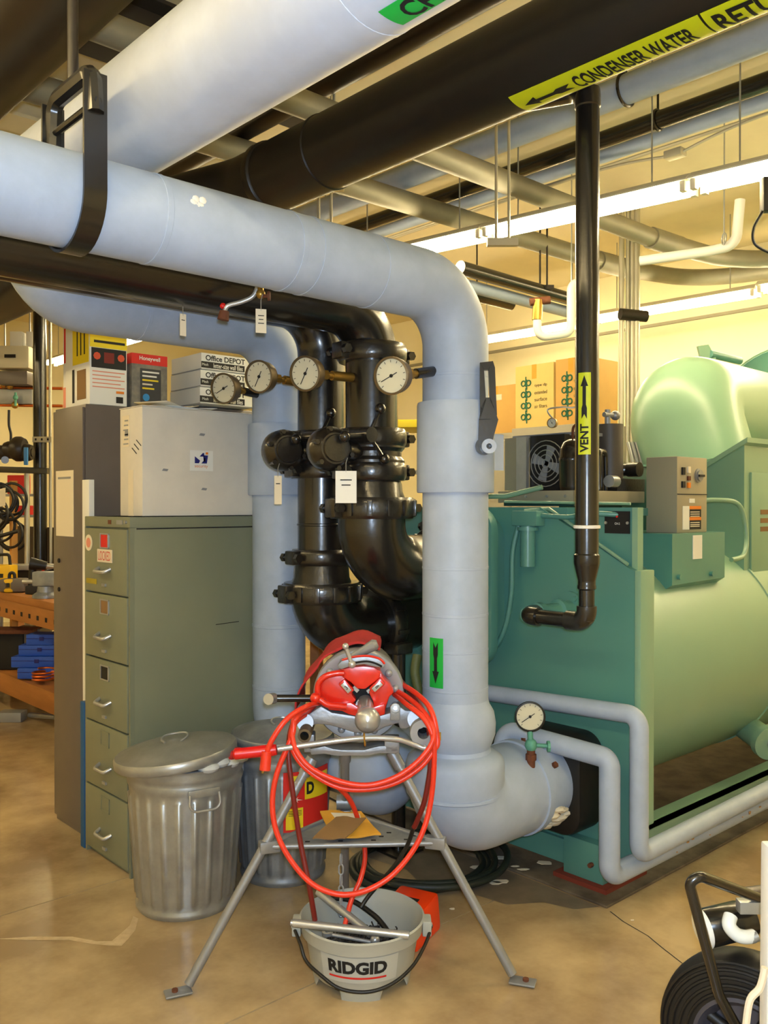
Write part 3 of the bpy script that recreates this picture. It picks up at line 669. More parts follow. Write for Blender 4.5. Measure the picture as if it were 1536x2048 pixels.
# barrel
BR, BY, BZ = .56, 2.50, .80
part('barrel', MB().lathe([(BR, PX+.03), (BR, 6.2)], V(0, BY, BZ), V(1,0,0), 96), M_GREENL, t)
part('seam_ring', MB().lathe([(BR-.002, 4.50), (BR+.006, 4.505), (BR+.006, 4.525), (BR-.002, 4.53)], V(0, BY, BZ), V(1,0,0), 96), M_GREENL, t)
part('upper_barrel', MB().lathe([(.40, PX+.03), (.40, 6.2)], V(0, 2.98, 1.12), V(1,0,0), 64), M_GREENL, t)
# water box with bolted cover
def rrect(y0, y1, z0, z1, r, n=6):
    out = []
    for cy, cz, a in ((y1-r, z1-r, 0), (y0+r, z1-r, math.pi/2), (y0+r, z0+r, math.pi), (y1-r, z0+r, 1.5*math.pi)):
        out += [(cy+r*math.cos(a+k*math.pi/2/n), cz+r*math.sin(a+k*math.pi/2/n)) for k in range(n+1)]
    return out
wb = part('water_box', MB().prism(rrect(2.56, 3.30, .88, 1.50, .10), V(2.98, 0, 0), V(0,1,0), UP, V(1,0,0), .1), M_GREEN, t)
cv = part('water_box_cover', MB().prism(rrect(2.52, 3.34, .84, 1.54, .10), V(2.935, 0, 0), V(0,1,0), UP, V(1,0,0), .045), M_GREEN, t, bevel=.004)
bz = mesh_from(MB().cyl(V(0,0,0), V(-.016,0,0), .014, n=6), 'cover_bolt'); bz.materials.append(M_GREEN)
for k in range(7):
    for yy in (2.545, 3.31): share(bz, 'cover_bolt', M_GREEN, cv, WM[t.name].inverted() @ Matrix.Translation(V(2.935, yy, .92 + k*.09)))
for k in range(6):
    for zz in (.865, 1.515): share(bz, 'cover_bolt', M_GREEN, cv, WM[t.name].inverted() @ Matrix.Translation(V(2.935, 2.66 + k*.11, zz)))
# black insulation collars at the water nozzles
for yy, l in ((GY, 'black insulation collar behind the foremost grey elbow'), (2.80, 'black insulation collar behind the second grey elbow')):
    part('nozzle_collar', MB().prism(rrect(yy-.20, yy+.20, .43-.20, .43+.20, .09, 8), V(2.90, 0, 0), V(0,1,0), UP, V(1,0,0), .17), M_RUBBER, t, bevel=.02, label=l)
# nozzle for the vent
nz = MB().lathe([(.075, .0), (.075, -.018), (.038, -.02), (.038, -.07), (.048, -.075), (.048, -.095), (.034, -.10), (.034, -.2), (.044, -.205), (.044, -.235), (.03, -.24), (.03, -.3)], V(PX, 2.20, 1.115), V(1,0,0), 28)
part('vent_nozzle', nz, M_GREEN, t)
for a in range(4):
    d = V(0, math.cos(a*1.57+.6), math.sin(a*1.57+.6)); part('bolt', MB().cyl(V(PX-.03, 2.20, 1.115)+d*.058, V(PX-.016, 2.20, 1.115)+d*.058, .012, n=6), M_GREEN, t)
# junction box with glass-like drier on the plate
w = W(1066, 1040, 3.62)
part('terminal_box', MB().box((PX-.06, 2.335, 1.46), (PX, 2.47, 1.525)), M_GREEN, t, bevel=.004)
part('drier', MB().cyl(V(PX-.035, 2.40, 1.46), V(PX-.035, 2.40, 1.285), .032, n=20).lathe([(.045, 1.44), (.045, 1.455)], V(PX-.035, 2.40, 0), UP, 20), M_GREEN, t)
part('conduit', MB().tube(spline([V(PX-.03, 2.44, 1.5), V(PX-.05, 2.47, 1.35), V(PX-.05, 2.48, 1.15), V(PX-.06, 2.52, .98), V(PX-.06, 2.62, .86)], 8), .011, 10), M_GREEN, t)
part('conduit', MB().tube(spline([V(PX-.02, 2.34, 1.505), V(PX-.02, 2.2, 1.50), V(PX-.01, 2.1, 1.515), V(PX+.05, 1.99, 1.51)], 6), .011, 10), M_GREEN, t)
part('brace', MB().tube([V(PX-.02, 2.43, 1.525), V(PX+.02, 2.33, 1.535), V(PX+.0, 1.93, 1.315)], .007, 8), M_GREENL, t)
part('top_pipe', MB().tube(fillet([V(3.1, 3.0, 1.59), V(3.15, 2.62, 1.59), V(3.2, 2.45, 1.63)], .05), .012, 10).tube([V(3.12, 2.60, 1.565), V(3.2, 2.0, 1.555)], .006, 8), M_GREENL, t)
part('top_deck', MB().box((3.10, 2.25, 1.50), (3.9, 3.3, 1.535)), M_GREEN, t)
# feet, base rail, capped stub
part('foot', MB().box((3.02, 2.01, .03), (3.26, 2.20, .185)), M_GREEN, t, bevel=.004)
part('foot_bolt', MB().cyl(V(3.0, 2.06, .10), V(3.02, 2.06, .10), .010, n=6), M_RUST, t)
part('shim', MB().box((2.99, 1.975, .012), (3.29, 2.23, .03)), mat('red_shim', (.45, .17, .10), .8), t)
part('base_rail', MB().box((3.26, 2.02, .04), (6.4, 2.05, .17)).box((3.26, 2.02, .16), (6.4, 2.12, .17)), M_GREENL, t)
part('cross_beam', MB().box((3.05, 2.1, .05), (3.12, 3.3, .15)), M_GREEN, t)
part('drip_floor', MB().box((3.26, 2.05, .013), (6.4, 3.2, .016)), M_PAD, t)
sb = part('drain_stub', MB().cyl(V(4.62, 2.30, .42), V(4.42, 1.98, .36), .068, n=28), M_GREENL, t)
part('stub_cap', MB().cyl(V(4.425, 1.99, .362), V(4.405, 1.956, .356), .085, n=28), M_GREENL, sb); part('plug', MB().cyl(V(4.405, 1.956, .356), V(4.393, 1.937, .352), .02, n=8), M_STEEL, sb)
# condenser shroud and suction bend
sh = MB().prism([(2.12, 1.05), (2.9, 1.05), (2.9, 1.45), (2.12, 1.875)], V(4.46, 0, 0), V(0,1,0), UP, V(1,0,0), 1.9); so = part('shroud', sh, M_GREENL, t, smooth=0)
part('shroud_lip', MB().prism([(2.095, 1.872), (2.9, 1.434), (2.9, 1.46), (2.095, 1.898)], V(4.44, 0, 0), V(0,1,0), UP, V(1,0,0), 1.9), M_GREENL, so, smooth=0)
part('access_panel', MB().box((4.52, 2.108, 1.14), (5.2, 2.12, 1.72)), M_GREENL, so, bevel=.003)
for k, s_ in enumerate(('CRT-3', 'RL-10', 'TRANE-')):
    pass
for k in range(3): part('stencil_line', MB().box((4.62, 2.1065, 1.50-k*.045), (4.92-.04*k, 2.108, 1.525-k*.045)), M_ENVB, so)
p = fillet([W(1445, 1110, 5.1), W(1364, 817, 5.35), W(1500, 836, 6.15), W(1700, 880, 7.3)], [.16, .5], 6)
part('suction_bend', MB().tube(p, .325, 56), M_GREENL, t)
b0 = (W(1352, 852, 5.3) - W(1425, 1050, 5.13)).normalized()
part('bend_collar', MB().lathe([(.322, -.02), (.333, -.018), (.333, .018), (.322, .02)], W(1399, 945, 5.24), W(1364, 817, 5.35) - W(1445, 1110, 5.1), 56), M_GREENL, t)
cx = W(1555, 800, 6.2)
part('compressor', MB().lathe([(.0, -.3), (.3, -.3), (.36, -.2), (.62, -.1), (.66, 0), (.66, .35), (.3, .4), (0, .4)], W(1590, 850, 7.1), (RV*.55 + FV*.83), 64), M_GREEN, t)
part('compressor_rim', MB().tube(circle(W(1590, 850, 7.1) - (RV*.55+FV*.83)*.06, (RV*.55 + FV*.83), .63, 64), .02, 10, closed=True), M_GREENL, t)
part('lifting_lug', MB().prism([(-.10, -.16), (.02, -.14), (.05, .0), (0, .09), (-.07, .08), (-.05, 0)], W(1417, 716, 5.9), RV, UP, FV, .03), M_GREENL, t)
part('lug_bar', MB().cyl(W(1420, 708, 5.9), W(1480, 722, 6.05), .026, n=14), M_GREEN, t)
# control panel on its bracket
br = MB().add([V(3.62, 2.05, 1.42), V(4.11, 2.05, 1.42), V(4.11, 2.05, 1.20), V(3.62, 2.05, 1.19), V(3.62, 2.45, 1.42), V(4.11, 2.45, 1.42), V(4.11, 2.2, 1.1), V(3.62, 2.2, 1.1)],
              [(0,1,2,3), (0,4,5,1), (0,3,7,4), (1,5,6,2), (3,2,6,7), (4,7,6,5)])
bo = part('panel_bracket', br, M_GREEN, t, smooth=0)
part('bracket_label', MB().box((3.80, 2.047, 1.30), (3.885, 2.05, 1.41)), M_WHITE, bo)
for xx in (3.67, 3.97): part('bolt', MB().cyl(V(xx, 2.05, 1.225), V(xx, 2.035, 1.225), .012, n=8), M_GREEN, bo)
cp_ = part('control_panel', MB().box((3.75, 2.10, 1.42), (4.03, 2.26, 1.775)), M_TAUPE, t, bevel=.004)
part('panel_seam', MB().box((3.752, 2.0975, 1.598), (4.028, 2.10, 1.602)), M_DARK, cp_)
for xx, z0, z1, m in ((3.80, 1.69, 1.725, M_INK), (3.80, 1.63, 1.66, M_INK), (3.85, 1.70, 1.73, M_PAPER), (3.85, 1.665, 1.685, M_RUST), (3.85, 1.63, 1.655, M_ORANGE)):
    part('switch', MB().box((xx-.012, 2.092, z0), (xx+.012, 2.10, z1)), m, cp_)
part('selector', MB().lathe([(.034, 0), (.034, .004), (.026, .005), (.026, .014), (0, .014)], V(3.945, 2.10, 1.69), V(0,-1,0), 24), M_ALU, cp_)
part('selector_bar', MB().box((3.92, 2.078, 1.684), (3.97, 2.088, 1.694)), M_INK, cp_)
part('panel_label', MB().box((3.86, 2.098, 1.56), (3.91, 2.10, 1.58)), M_WHITE, cp_)
part('warning_plate', MB().box((3.80, 2.098, 1.435), (3.86, 2.10, 1.545)), M_WHITE, cp_)
part('warning_plate', MB().box((3.86, 2.098, 1.435), (3.97, 2.10, 1.545)), M_INK, cp_)
for z in (1.53, 1.478): part('warning_bar', MB().box((3.86, 2.0972, z), (3.97, 2.098, z+.015)), M_ORANGE, cp_)
for z in (1.515, 1.505, 1.495, 1.465, 1.455, 1.447): part('warning_line', MB().box((3.868, 2.0972, z), (3.955, 2.098, z+.004)), M_PAPER, cp_)
part('conduit', MB().tube(spline([V(4.03, 2.2, 1.56), V(4.2, 2.15, 1.575), V(4.36, 2.1, 1.55), V(4.40, 2.08, 1.4), V(4.33, 2.06, 1.30), V(4.2, 2.06, 1.28)], 8), .012, 10), M_GREENL, t)

# ------------------------------------------------------------------ purge unit on top of the chiller
t = thing('purge_unit', 'small refrigeration unit with black compressor on top of the chiller', 'purge unit', (3.5, 2.5, 1.545))
part('tray', MB().box((3.25, 2.31, 1.56), (3.82, 2.75, 1.615)), M_TAUPE, t, bevel=.003)
part('tray_skirt', MB().box((3.27, 2.33, 1.545), (3.80, 2.73, 1.56)), M_TEALD, t)
for xx in (3.255,):
    for yy in (2.36, 2.46, 2.58): part('screw', MB().cyl(V(3.25, yy, 1.59), V(3.243, yy, 1.59), .006, n=8), M_STEEL, t)
# coil with fan
part('coil_side', MB().box((3.36, 2.72, 1.62), (3.52, 2.80, 1.875)), M_TAUPE, t)
part('coil_frame', MB().box((3.35, 2.66, 1.62), (3.37, 2.72, 1.875)), M_STEEL, t)
fr = part('fan_shroud', MB().box((3.38, 2.46, 1.615), (3.48, 2.66, 1.88)), M_RUBBER, t)
for k in range(5): part('guard_ring', MB().tube(circle(V(3.37, 2.56, 1.745), V(1,0,0), .02+.022*k, 24), .0025, 5, closed=True), M_STEEL, fr)
for k in range(4):
    a = k*math.pi/2+.4; part('fan_blade', MB().prism([(0, -.01), (.08, -.03), (.085, .02), (0, .01)], V(3.376, 2.56, 1.745), V(0, math.cos(a), math.sin(a)), V(0, -math.sin(a), math.cos(a)), V(1,0,0), .003), M_ALUP, fr)
part('top_case', MB().box((3.42, 2.40, 1.875), (3.60, 2.80, 1.89)), M_ALUP, t)
cpx = V(3.36, 2.40, 1.615)
part('compressor_shell', MB().lathe([(.0, 0), (.055, 0), (.062, .02), (.062, .13), (.065, .135), (.065, .15), (.061, .155), (.058, .19), (.045, .22), (.02, .235), (0, .237)], cpx, UP, 32), M_BLACK, t)
part('copper_line', MB().tube(spline([cpx+V(0,0,.235), cpx+V(-.02,-.02,.29), cpx+V(0,-.06,.30), cpx+V(.03,-.07,.20)], 6), .006, 8), M_RUST, t)
oc = V(3.66, 2.40, 1.615)
part('oil_vessel', MB().cyl(oc+V(0,0,.02), oc+V(0,0,.32), .062, n=32), mat('vessel_grey', (.28, .26, .24), .5), t)
part('vessel_base', MB().box((3.60, 2.32, 1.615), (3.84, 2.46, 1.675)), M_BLACKR, t, bevel=.004)
part('pump_head', MB().cyl(V(3.76, 2.36, 1.72), V(3.76, 2.30, 1.72), .035, n=20).cyl(V(3.76, 2.36, 1.72), V(3.72, 2.42, 1.72), .03, n=16), M_BLACKR, t)
part('sight_glass', MB().cyl(V(3.53, 2.32, 1.66), V(3.60, 2.33, 1.66), .028, n=16), M_STEEL, t)
part('vessel_valve', MB().cyl(oc+V(-.02,0,.32), oc+V(-.02,0,.39), .014, n=10).cyl(oc+V(-.05,0,.365), oc+V(.03,-.01,.365), .012, n=10).ball(oc+V(.03,-.01,.365), .024, 12), M_ALU, t)
gauge(V(3.30, 2.47, 1.925), V(-1,-.3,0), .022, 'tiny brass gauge among the lines above the small compressor', None, M_BRASS, M_BRASS, .02)
part('capillary', MB().tube(spline([V(3.33, 2.47, 1.93), V(3.33, 2.52, 1.99), V(3.35, 2.45, 2.0), V(3.38, 2.40, 2.0), V(3.40, 2.38, 2.07), V(3.45, 2.36, 2.02)], 6), .004, 6), M_STEEL, t)
part('discharge_line', MB().tube(fillet([V(3.48, 2.34, 1.62), V(3.48, 2.34, 1.80), V(3.56, 2.36, 1.80), V(3.58, 2.37, 1.62)], .03), .012, 10), M_BLACK, t)
# dark teal box and flexible lines behind
t = thing('oil_tank', 'dark teal tank between the taupe control panel and black pump', 'tank', (4.15, 2.75, 1.35))
part('tank_body', MB().box((4.0, 2.55, 1.30), (4.35, 2.95, 1.755)), M_TEALD, t, bevel=.005); part('tank_lid', MB().box((3.99, 2.54, 1.755), (4.36, 2.96, 1.765)), M_GREEN, t)
for k in range(4): solo('flexible_conduit', MB().tube(spline([W(1256+8*k, 885, 5.3), W(1266+9*k, 930, 5.25), W(1270+10*k, 1000, 5.2)], 6), .012, 10), M_STEEL, ('leftmost', 'second', 'third', 'rightmost')[k] + ' shiny flexible conduit dropping behind the green bend', 'conduit', 'shiny flexible conduits')

# ------------------------------------------------------------------ grey cooling branch lines with gauge
t = thing('branch_pipe', 'thin grey insulated line looping over the chiller plate edge, upper one', 'pipe', (3.0, 1.87, .1))
part('pipe_run', MB().tube(fillet([V(3.0, 2.66, .71), V(3.0, 1.835, .745), V(3.0, 1.835, .21), V(6.2, 1.835, .24)], .05, 8), .036, 24), M_GRAY, t)
t = thing('branch_pipe', 'thin grey insulated line from the elbow, lower one, lying along the floor', 'pipe', (2.9, 1.90, .08))
part('pipe_run', MB().tube(fillet([V(2.80, 2.36, .46), V(2.84, 2.36, .62), V(2.90, 1.90, .585), V(2.90, 1.90, .135), V(6.2, 1.865, .15)], [.05, .04, .05], 8), .040, 24), M_GRAY, t)
wr = MB(); random.seed(5)
for k in range(46):
    x = 3.3 + random.random()*1.6; a = random.uniform(-.2, 1.6); wr.ball(V(x, 1.895-.039*math.cos(a)-(x-2.9)*.0106, .135+.0045*(x-2.9)+.039*math.sin(a)), random.uniform(.003, .011), 6, (1.6, .6, .6))
part('flaking_paint', wr, mat('flaked_tan', (.72, .56, .36), .8), t)
c = W(1060, 1433, 3.38)
t = gauge(c, -FV - RV*.05, .055, 'round white dial gauge with black rim over the branch line valves', None, M_BRASS, M_RUBBER, .03, needle=math.radians(215))
part('valve_body', MB().cyl(c - UP*.055, W(1062, 1500, 3.38), .011, n=12).ball(W(1062, 1490, 3.38), .024, 14, (1,1,1.1)), M_VERD, t)
part('valve_handle', MB().cyl(W(1062, 1490, 3.38), W(1095, 1492, 3.37), .008, n=10).lathe([(0, -.006), (.022, -.005), (.022, .005), (0, .006)], W(1097, 1493, 3.37), RV, 8), M_VERD, t)
part('rusty_elbow', MB().tube(fillet([W(1062, 1500, 3.38), W(1062, 1535, 3.38), W(1052, 1552, 3.42)], .02, 5), .016, 12).cyl(W(1062, 1508, 3.38), W(1062, 1520, 3.38), .021, n=8), M_RUST, t)
# ------------------------------------------------------------------ starters and boxes at the far side
t = thing('electrical_cabinet', 'tall grey starter cabinet holding the small cardboard box', 'cabinet', (6.0, 5.15, 0))
part('cabinet_body', MB().box((6.0, 4.88, 0), (6.6, 5.6, 2.18)), M_TAUPED, t, bevel=.006); part('cabinet_door', MB().box((5.985, 4.90, .08), (6.0, 5.58, 2.12)), M_TAUPED, t, bevel=.003)
t = thing('electrical_cabinet', 'tall grey starter cabinet holding two large filter cartons', 'cabinet', (6.0, 4.4, 0))
part('cabinet_body', MB().box((5.9, 4.05, 0), (6.6, 4.84, 2.20)), M_TAUPED, t, bevel=.006); part('cabinet_door', MB().box((5.885, 4.1, .1), (5.9, 4.8, 2.0)), M_TAUPED, t, bevel=.003)
def carton(lo, hi, m, name, label, cat='box', tape=True):
    t = thing(name, label, cat, ((lo[0]+hi[0])/2, (lo[1]+hi[1])/2, lo[2])); part('carton_body', MB().box(lo, hi), m, t, bevel=.003)
    if tape: part('tape_strip', MB().box((lo[0]-.001, (lo[1]+hi[1])/2-.025, hi[2]-.12), (lo[0], (lo[1]+hi[1])/2+.025, hi[2])), M_ENV, t)
    return t
t = carton((6.02, 4.86, 2.18), (6.5, 5.38, 2.60), M_KRAFT, 'cardboard_box', 'small plain brown carton left of the two filter cartons')
for (y, z, w_, h_) in ((5.22, 2.50, .05, .05), (5.10, 2.50, .10, .05), (5.22, 2.38, .07, .10)): part('paper_label', MB().box((6.017, y-w_/2, z-h_/2), (6.02, y+w_/2, z+h_/2)), M_PAPER, t)
for k, (y0, y1, zt, l) in enumerate(((4.44, 4.84, 2.73, 'yellowish filter carton with dark green loops, beside the small box'), (4.12, 4.42, 2.74, 'filter carton half hidden by the black vent pipe'))):
    t = carton((5.95, y0, 2.20), (6.4, y1, zt), (M_KRAFTL, M_KRAFT)[k], 'cardboard_box', l)
    for q in range(4):
        zc = 2.58 - q*.095; yc = y1 - .115
        for s in (1, -1):
            part('loop_mark', MB().tube(circle(V(5.947, yc + s*.028, zc), V(1,0,0), .022, 16), .006, 5, closed=True), M_INKG, t)
        part('stem_mark', MB().box((5.944, yc-.009+.007, zc-.03), (5.95, yc-.001+.007, zc+.055)).box((5.944, yc-.012, zc-.055), (5.95, yc-.004, zc+.03)), M_INKG, t)
    for q, s_ in enumerate(('type dp', 'extended', 'surface', 'air filters')):
        write(s_, (.13, .09)[k], .030, flat(V(5.948, y1-(.27, .225)[k], 2.55-q*.058), V(0,-1,0), UP), (M_INK, M_INKG)[k], t)
# ------------------------------------------------------------------ conduit bundle, far pipes and white trap
for k, (px, r_) in enumerate(((1243, .022), (1255, .016), (1264, .020), (1273, .026))):
    w = W(px, 700, 7.0); solo('upright_conduit', MB().cyl(V(w.x, w.y, .02), V(w.x, w.y, 3.99), r_, n=14), M_CONDUIT,
        ('leftmost upright conduit of the pale bundle behind the chiller', 'thinnest upright conduit of the pale bundle', 'third upright conduit of the pale bundle', 'thickest upright conduit, rightmost of the pale bundle')[k], 'conduit', 'pale upright conduits')
a = W(920, 535, 6.3); b = W(1168, 606, 7.3); solo('far_pipe', MB().cyl(a, b, .05, n=20), M_BLACK, 'black horizontal pipe on rod hangers left of the vent pipe', 'pipe')
a = W(930, 570, 6.5); b = W(1150, 628, 7.4); solo('far_pipe', MB().cyl(a, b, .045, n=20), M_GRAY, 'pale grey pipe just below the black hung pipe', 'pipe')
a = W(880, 572, 7.4); b = W(1025, 608, 7.7); t = thing('far_pipe', 'short black pipe end peeping out behind the grey upright', 'pipe', tuple((a+b)/2))
part('pipe_run', MB().cyl(a, b, .055, n=20), M_BLACK, t); c = (a+b)/2; part('hanger_rod', MB().cyl(c, V(c.x, c.y, 3.99), .007, n=6), M_BROWNBLK, t)
b = W(1293, 633, 7.0); a = W(1240, 628, 6.96); solo('far_pipe', MB().cyl(a, b, .045, n=16), M_BROWNBLK, 'dark pipe stub beside the conduit bundle', 'pipe')
for px, l in ((1080, 'thin hanger rod of the far black pipe, left'), (1094, 'thin hanger rod of the far black pipe, right')):
    w = W(px, 575, 6.9); t = thing('pipe_hanger', l, 'hanger', tuple(w)); part('rod', MB().cyl(w, V(w.x, w.y, 3.99), .008, n=6), M_BROWNBLK, t); part('clamp', MB().obox(w, RV, FV, UP, .10, .05, .03), M_BROWNBLK, t)
tr = fillet([W(1160, 562, 6.3), W(1142, 570, 6.3), W(1142, 666, 6.3), W(1075, 676, 6.3), W(1074, 610, 6.3)], .06, 6)
t = thing('drain_trap', 'white plastic U-shaped drain trap left of the vent pipe', 'pipe', tuple(W(1110, 680, 6.3)))
part('trap_pipe', MB().tube(tr, .03, 16), M_WHITE, t); part('valve', MB().cyl(W(1074, 640, 6.3), W(1076, 600, 6.3), .036, n=12), M_BRASS, t); part('trap_hanger', MB().cyl(W(1143, 575, 6.3), V(W(1143, 575, 6.3).x, W(1143, 575, 6.3).y, 3.99), .005, n=6), M_STEEL, t); part('valve_top', MB().cyl(W(1060, 604, 6.3), W(1100, 600, 6.3), .028, n=10), M_RUST, t)
tr = fillet([W(1280, 522, 5.9), W(1420, 502, 5.7), W(1472, 490, 5.6), W(1480, 400, 5.6)], .08, 6)
solo('white_drain_pipe', MB().tube(tr, .032, 16), M_WHITE, 'white plastic drain pipe rising at the upper right', 'pipe')
w = W(1448, 490, 5.6); t = thing('pipe_hanger', 'wire hanger holding the white drain pipe at upper right', 'hanger', tuple(w)); part('rod', MB().cyl(w, V(w.x, w.y, 3.99), .005, n=6), M_STEEL, t); part('loop', MB().tube(circle(w+UP*.04, RV, .035, 16), .005, 5, closed=True), M_STEEL, t)
t = thing('hanging_cable', 'black cable loop at the right edge under the bright fixtures', 'cable', tuple(W(1520, 505, 4.2)))
part('cable', MB().tube(spline([W(1532, 360, 4.2), W(1530, 410, 4.2), W(1508, 455, 4.2), W(1510, 488, 4.2), W(1545, 508, 4.2)], 8), .007, 8), M_RUBBER, t); part('cable_box', MB().obox(W(1534, 390, 4.2), RV, FV, UP, .05, .05, .16), M_RUBBER, t, bevel=.004)
w = W(979, 512, 6.6); t = thing('sprinkler_head', 'small ceiling sprinkler head above the far fixtures', 'sprinkler', (w.x, w.y, 3.9))
part('rosette', MB().cyl(V(w.x, w.y, 4.0), V(w.x, w.y, 3.985), .05, n=16), M_WHITE, t); part('head', MB().cyl(V(w.x, w.y, 3.985), V(w.x, w.y, 3.90), .014, n=10).cyl(V(w.x, w.y, 3.905), V(w.x, w.y, 3.90), .03, n=12), M_BRASS, t)
# ------------------------------------------------------------------ filing cabinet
t = thing('filing_cabinet', 'olive green five-drawer filing cabinet under the white carton', 'cabinet', (2.05, 3.61, 0)); FC = t
fx, fy0, fy1, fz = 1.69, 3.405, 3.84, 1.50
part('cabinet_body', MB().box((fx+.02, fy0, .0), (2.40, fy1, fz)), M_FILE, t, bevel=.004)
part('top_cap', MB().box((fx, fy0-.003, fz-.045), (2.402, fy1+.003, fz)), M_FILE, t, bevel=.004)
part('side_seam', MB().box((fx+.03, fy0-.0012, fz-.052), (2.395, fy0, fz-.047)), M_DARK, t)
part('corner_post', MB().box((fx, fy0-.001, 0), (fx+.02, fy0+.012, fz-.045)), M_FILE, t); part('corner_post', MB().box((fx, fy1-.012, 0), (fx+.02, fy1+.001, fz-.045)), M_FILE, t)
part('lock', MB().cyl(V(fx, fy0+.03, fz-.022), V(fx-.008, fy0+.03, fz-.022), .007, n=12), M_STEEL, t)
part('maker_plate', MB().box((fx-.0015, fy0+.065, fz-.032), (fx, fy0+.12, fz-.014)), M_ALUP, t); part('maker_plate', MB().box((fx-.0015, fy0+.17, fz-.032), (fx, fy0+.20, fz-.014)), M_RUST, t)
dh = (fz-.045-.03)/5
for k in range(5):
    z1 = fz-.052 - k*dh; z0 = z1 - dh + .008
    dr = part('drawer', MB().box((fx-.006, fy0+.015, z0), (fx+.02, fy1-.015, z1)), M_FILE, t, bevel=.003)
    yc = (fy0+fy1)/2 + .005; zl = z1 - .053
    fr = MB(); 
    for s in (-1, 1): fr.box((fx-.010, yc+s*.038-.004, zl-.032), (fx-.006, yc+s*.038+.004, zl+.032)); fr.box((fx-.009, yc-.042, zl+s*.030-.003), (fx-.006, yc+.042, zl+s*.030+.003))
    part('label_holder', fr, M_STEEL if k < 3 else M_FILE, dr)
    part('label_card', MB().box((fx-.0075, yc-.034, zl-.028), (fx-.006, yc+.034, zl+.028)), (M_INKR, M_ENVB, M_INK, M_FILE, M_FILE)[k], dr)
    zh = z1 - .185
    part('handle', MB().tube(fillet([V(fx-.004, yc+.055, zh+.014), V(fx-.034, yc+.045, zh), V(fx-.034, yc-.045, zh), V(fx-.004, yc-.055, zh+.014)], .015, 5), .0085, 10), M_STEEL, dr)
    part('thumb_latch', MB().box((fx-.014, yc-.016, z0+.028), (fx-.006, yc+.016, z0+.04)), M_STEEL, dr)
    if k == 0:
        sg = part('locked_sign', MB().box((fx-.0085, yc-.075, zl-.092), (fx-.006, yc+.068, zl-.036)), M_PAPER, dr)
        write('LOCKED', .115, .040, flat(V(fx-.0095, yc-.004, zl-.064), V(0,-1,0), UP), M_INKR, sg, bold=-.004)
        part('round_sticker', MB().cyl(V(fx-.008, fy1-.055, z1-.065), V(fx-.006, fy1-.055, z1-.065), .036, n=24), M_PAPER, dr)
        part('sticker_print', MB().cyl(V(fx-.0088, fy1-.055, z1-.065), V(fx-.008, fy1-.055, z1-.065), .022, n=16), mat('pale_red', (.85, .55, .45), .8), dr)
        part('yellow_tag', MB().box((fx-.008, fy1-.135, z1-.245), (fx-.006, fy1-.03, z1-.222)), mat('old_yellow', (.62, .55, .12), .7), dr, bevel=.002)
part('scratch', MB().obox(V(2.16, fy0-.0006, 1.02), V(1,0,.03).normalized(), V(0,1,0), UP, .12, .0012, .003), M_DARK, t)
# ------------------------------------------------------------------ boards wedged between the cabinets
solo('white_board', MB().box((1.715, 3.852, 0), (1.74, 3.925, 1.665)), M_WHITE, 'tall white board edge wedged between both cabinets', 'board', bevel=.002)
solo('blue_rail', MB().box((1.688, 3.85, 0), (1.712, 3.893, .66)), mat('blue_paint', (.08, .32, .52), .5), 'blue metal rail standing at the foot of the filing cabinet', 'rail', bevel=.004)
# ------------------------------------------------------------------ tall locker cabinet and its neighbour
t = thing('storage_cabinet', 'tall brown metal cabinet with a taped paper sheet', 'cabinet', (2.05, 4.13, 0))
part('cabinet_body', MB().box((1.75, 3.965, 0), (2.36, 4.315, 2.02)), M_LOCK, t, bevel=.005)
dd = part('door', MB().box((1.737, 3.97, .03), (1.75, 4.31, 2.005)), M_LOCK, t, bevel=.003)
part('paper_sheet', MB().box((1.7355, 4.07, 1.40), (1.737, 4.275, 1.715)), M_PAPER, dd); part('sheet_print', MB().box((1.735, 4.10, 1.675), (1.7357, 4.25, 1.685)), M_ALUP, dd)
for zz in (1.34, 1.20): part('screw', MB().cyl(V(1.737, 4.24, zz-.06), V(1.732, 4.24, zz-.06), .011, n=10), M_DARK, dd)
solo('storage_cabinet', MB().box((2.365, 3.99, 0), (2.95, 4.36, 2.055)), M_LOCK, 'second tall cabinet carrying the stacked flat white boxes', 'cabinet', bevel=.005)
# ------------------------------------------------------------------ white carton with papers
t = thing('shipping_carton', 'large white shipping carton on top of the filing cabinet', 'box', (2.05, 3.52, 1.50))
lo, hi = (1.755, 3.42, 1.503), (2.352, 3.625, 1.965)
part('carton_body', MB().box(lo, hi), M_CARTON, t, bevel=.004)
part('top_flap', MB().box((1.753, 3.418, 1.965), (2.354, 3.52, 1.969)), M_CARTON, t); part('top_flap', MB().box((1.753, 3.525, 1.965), (2.354, 3.627, 1.969)), M_CARTON, t)
part('clear_tape', MB().box((1.7535, 3.50, 1.503), (1.755, 3.545, 1.70)), M_PAPER, t)
lb = part('shipping_label', MB().box((1.7535, 3.535, 1.80), (1.755, 3.60, 1.935)), M_PAPER, t)
for k in range(6): part('label_print', MB().box((1.7528, 3.545, 1.81+.02*k), (1.7536, 3.59-.006*(k % 3), 1.816+.02*k)), M_ALUP, lb)
part('label_barcode', MB().box((1.7528, 3.545, 1.845), (1.7536, 3.575, 1.87)), M_ALUP, lb)
for k in range(3): part('marker_stroke', MB().obox(V(1.7535, 3.49-.02*k, 1.78+.016*k), V(0,.8,.5).normalized(), V(1,0,0), V(0,-.5,.8), .05, .001, .004), M_INK, t)
lx, lz = 2.035, 1.745
sk = part('logo_sticker', MB().box((lx-.055, 3.4185, lz-.045), (lx+.06, 3.42, lz+.045)), M_WHITE, t)
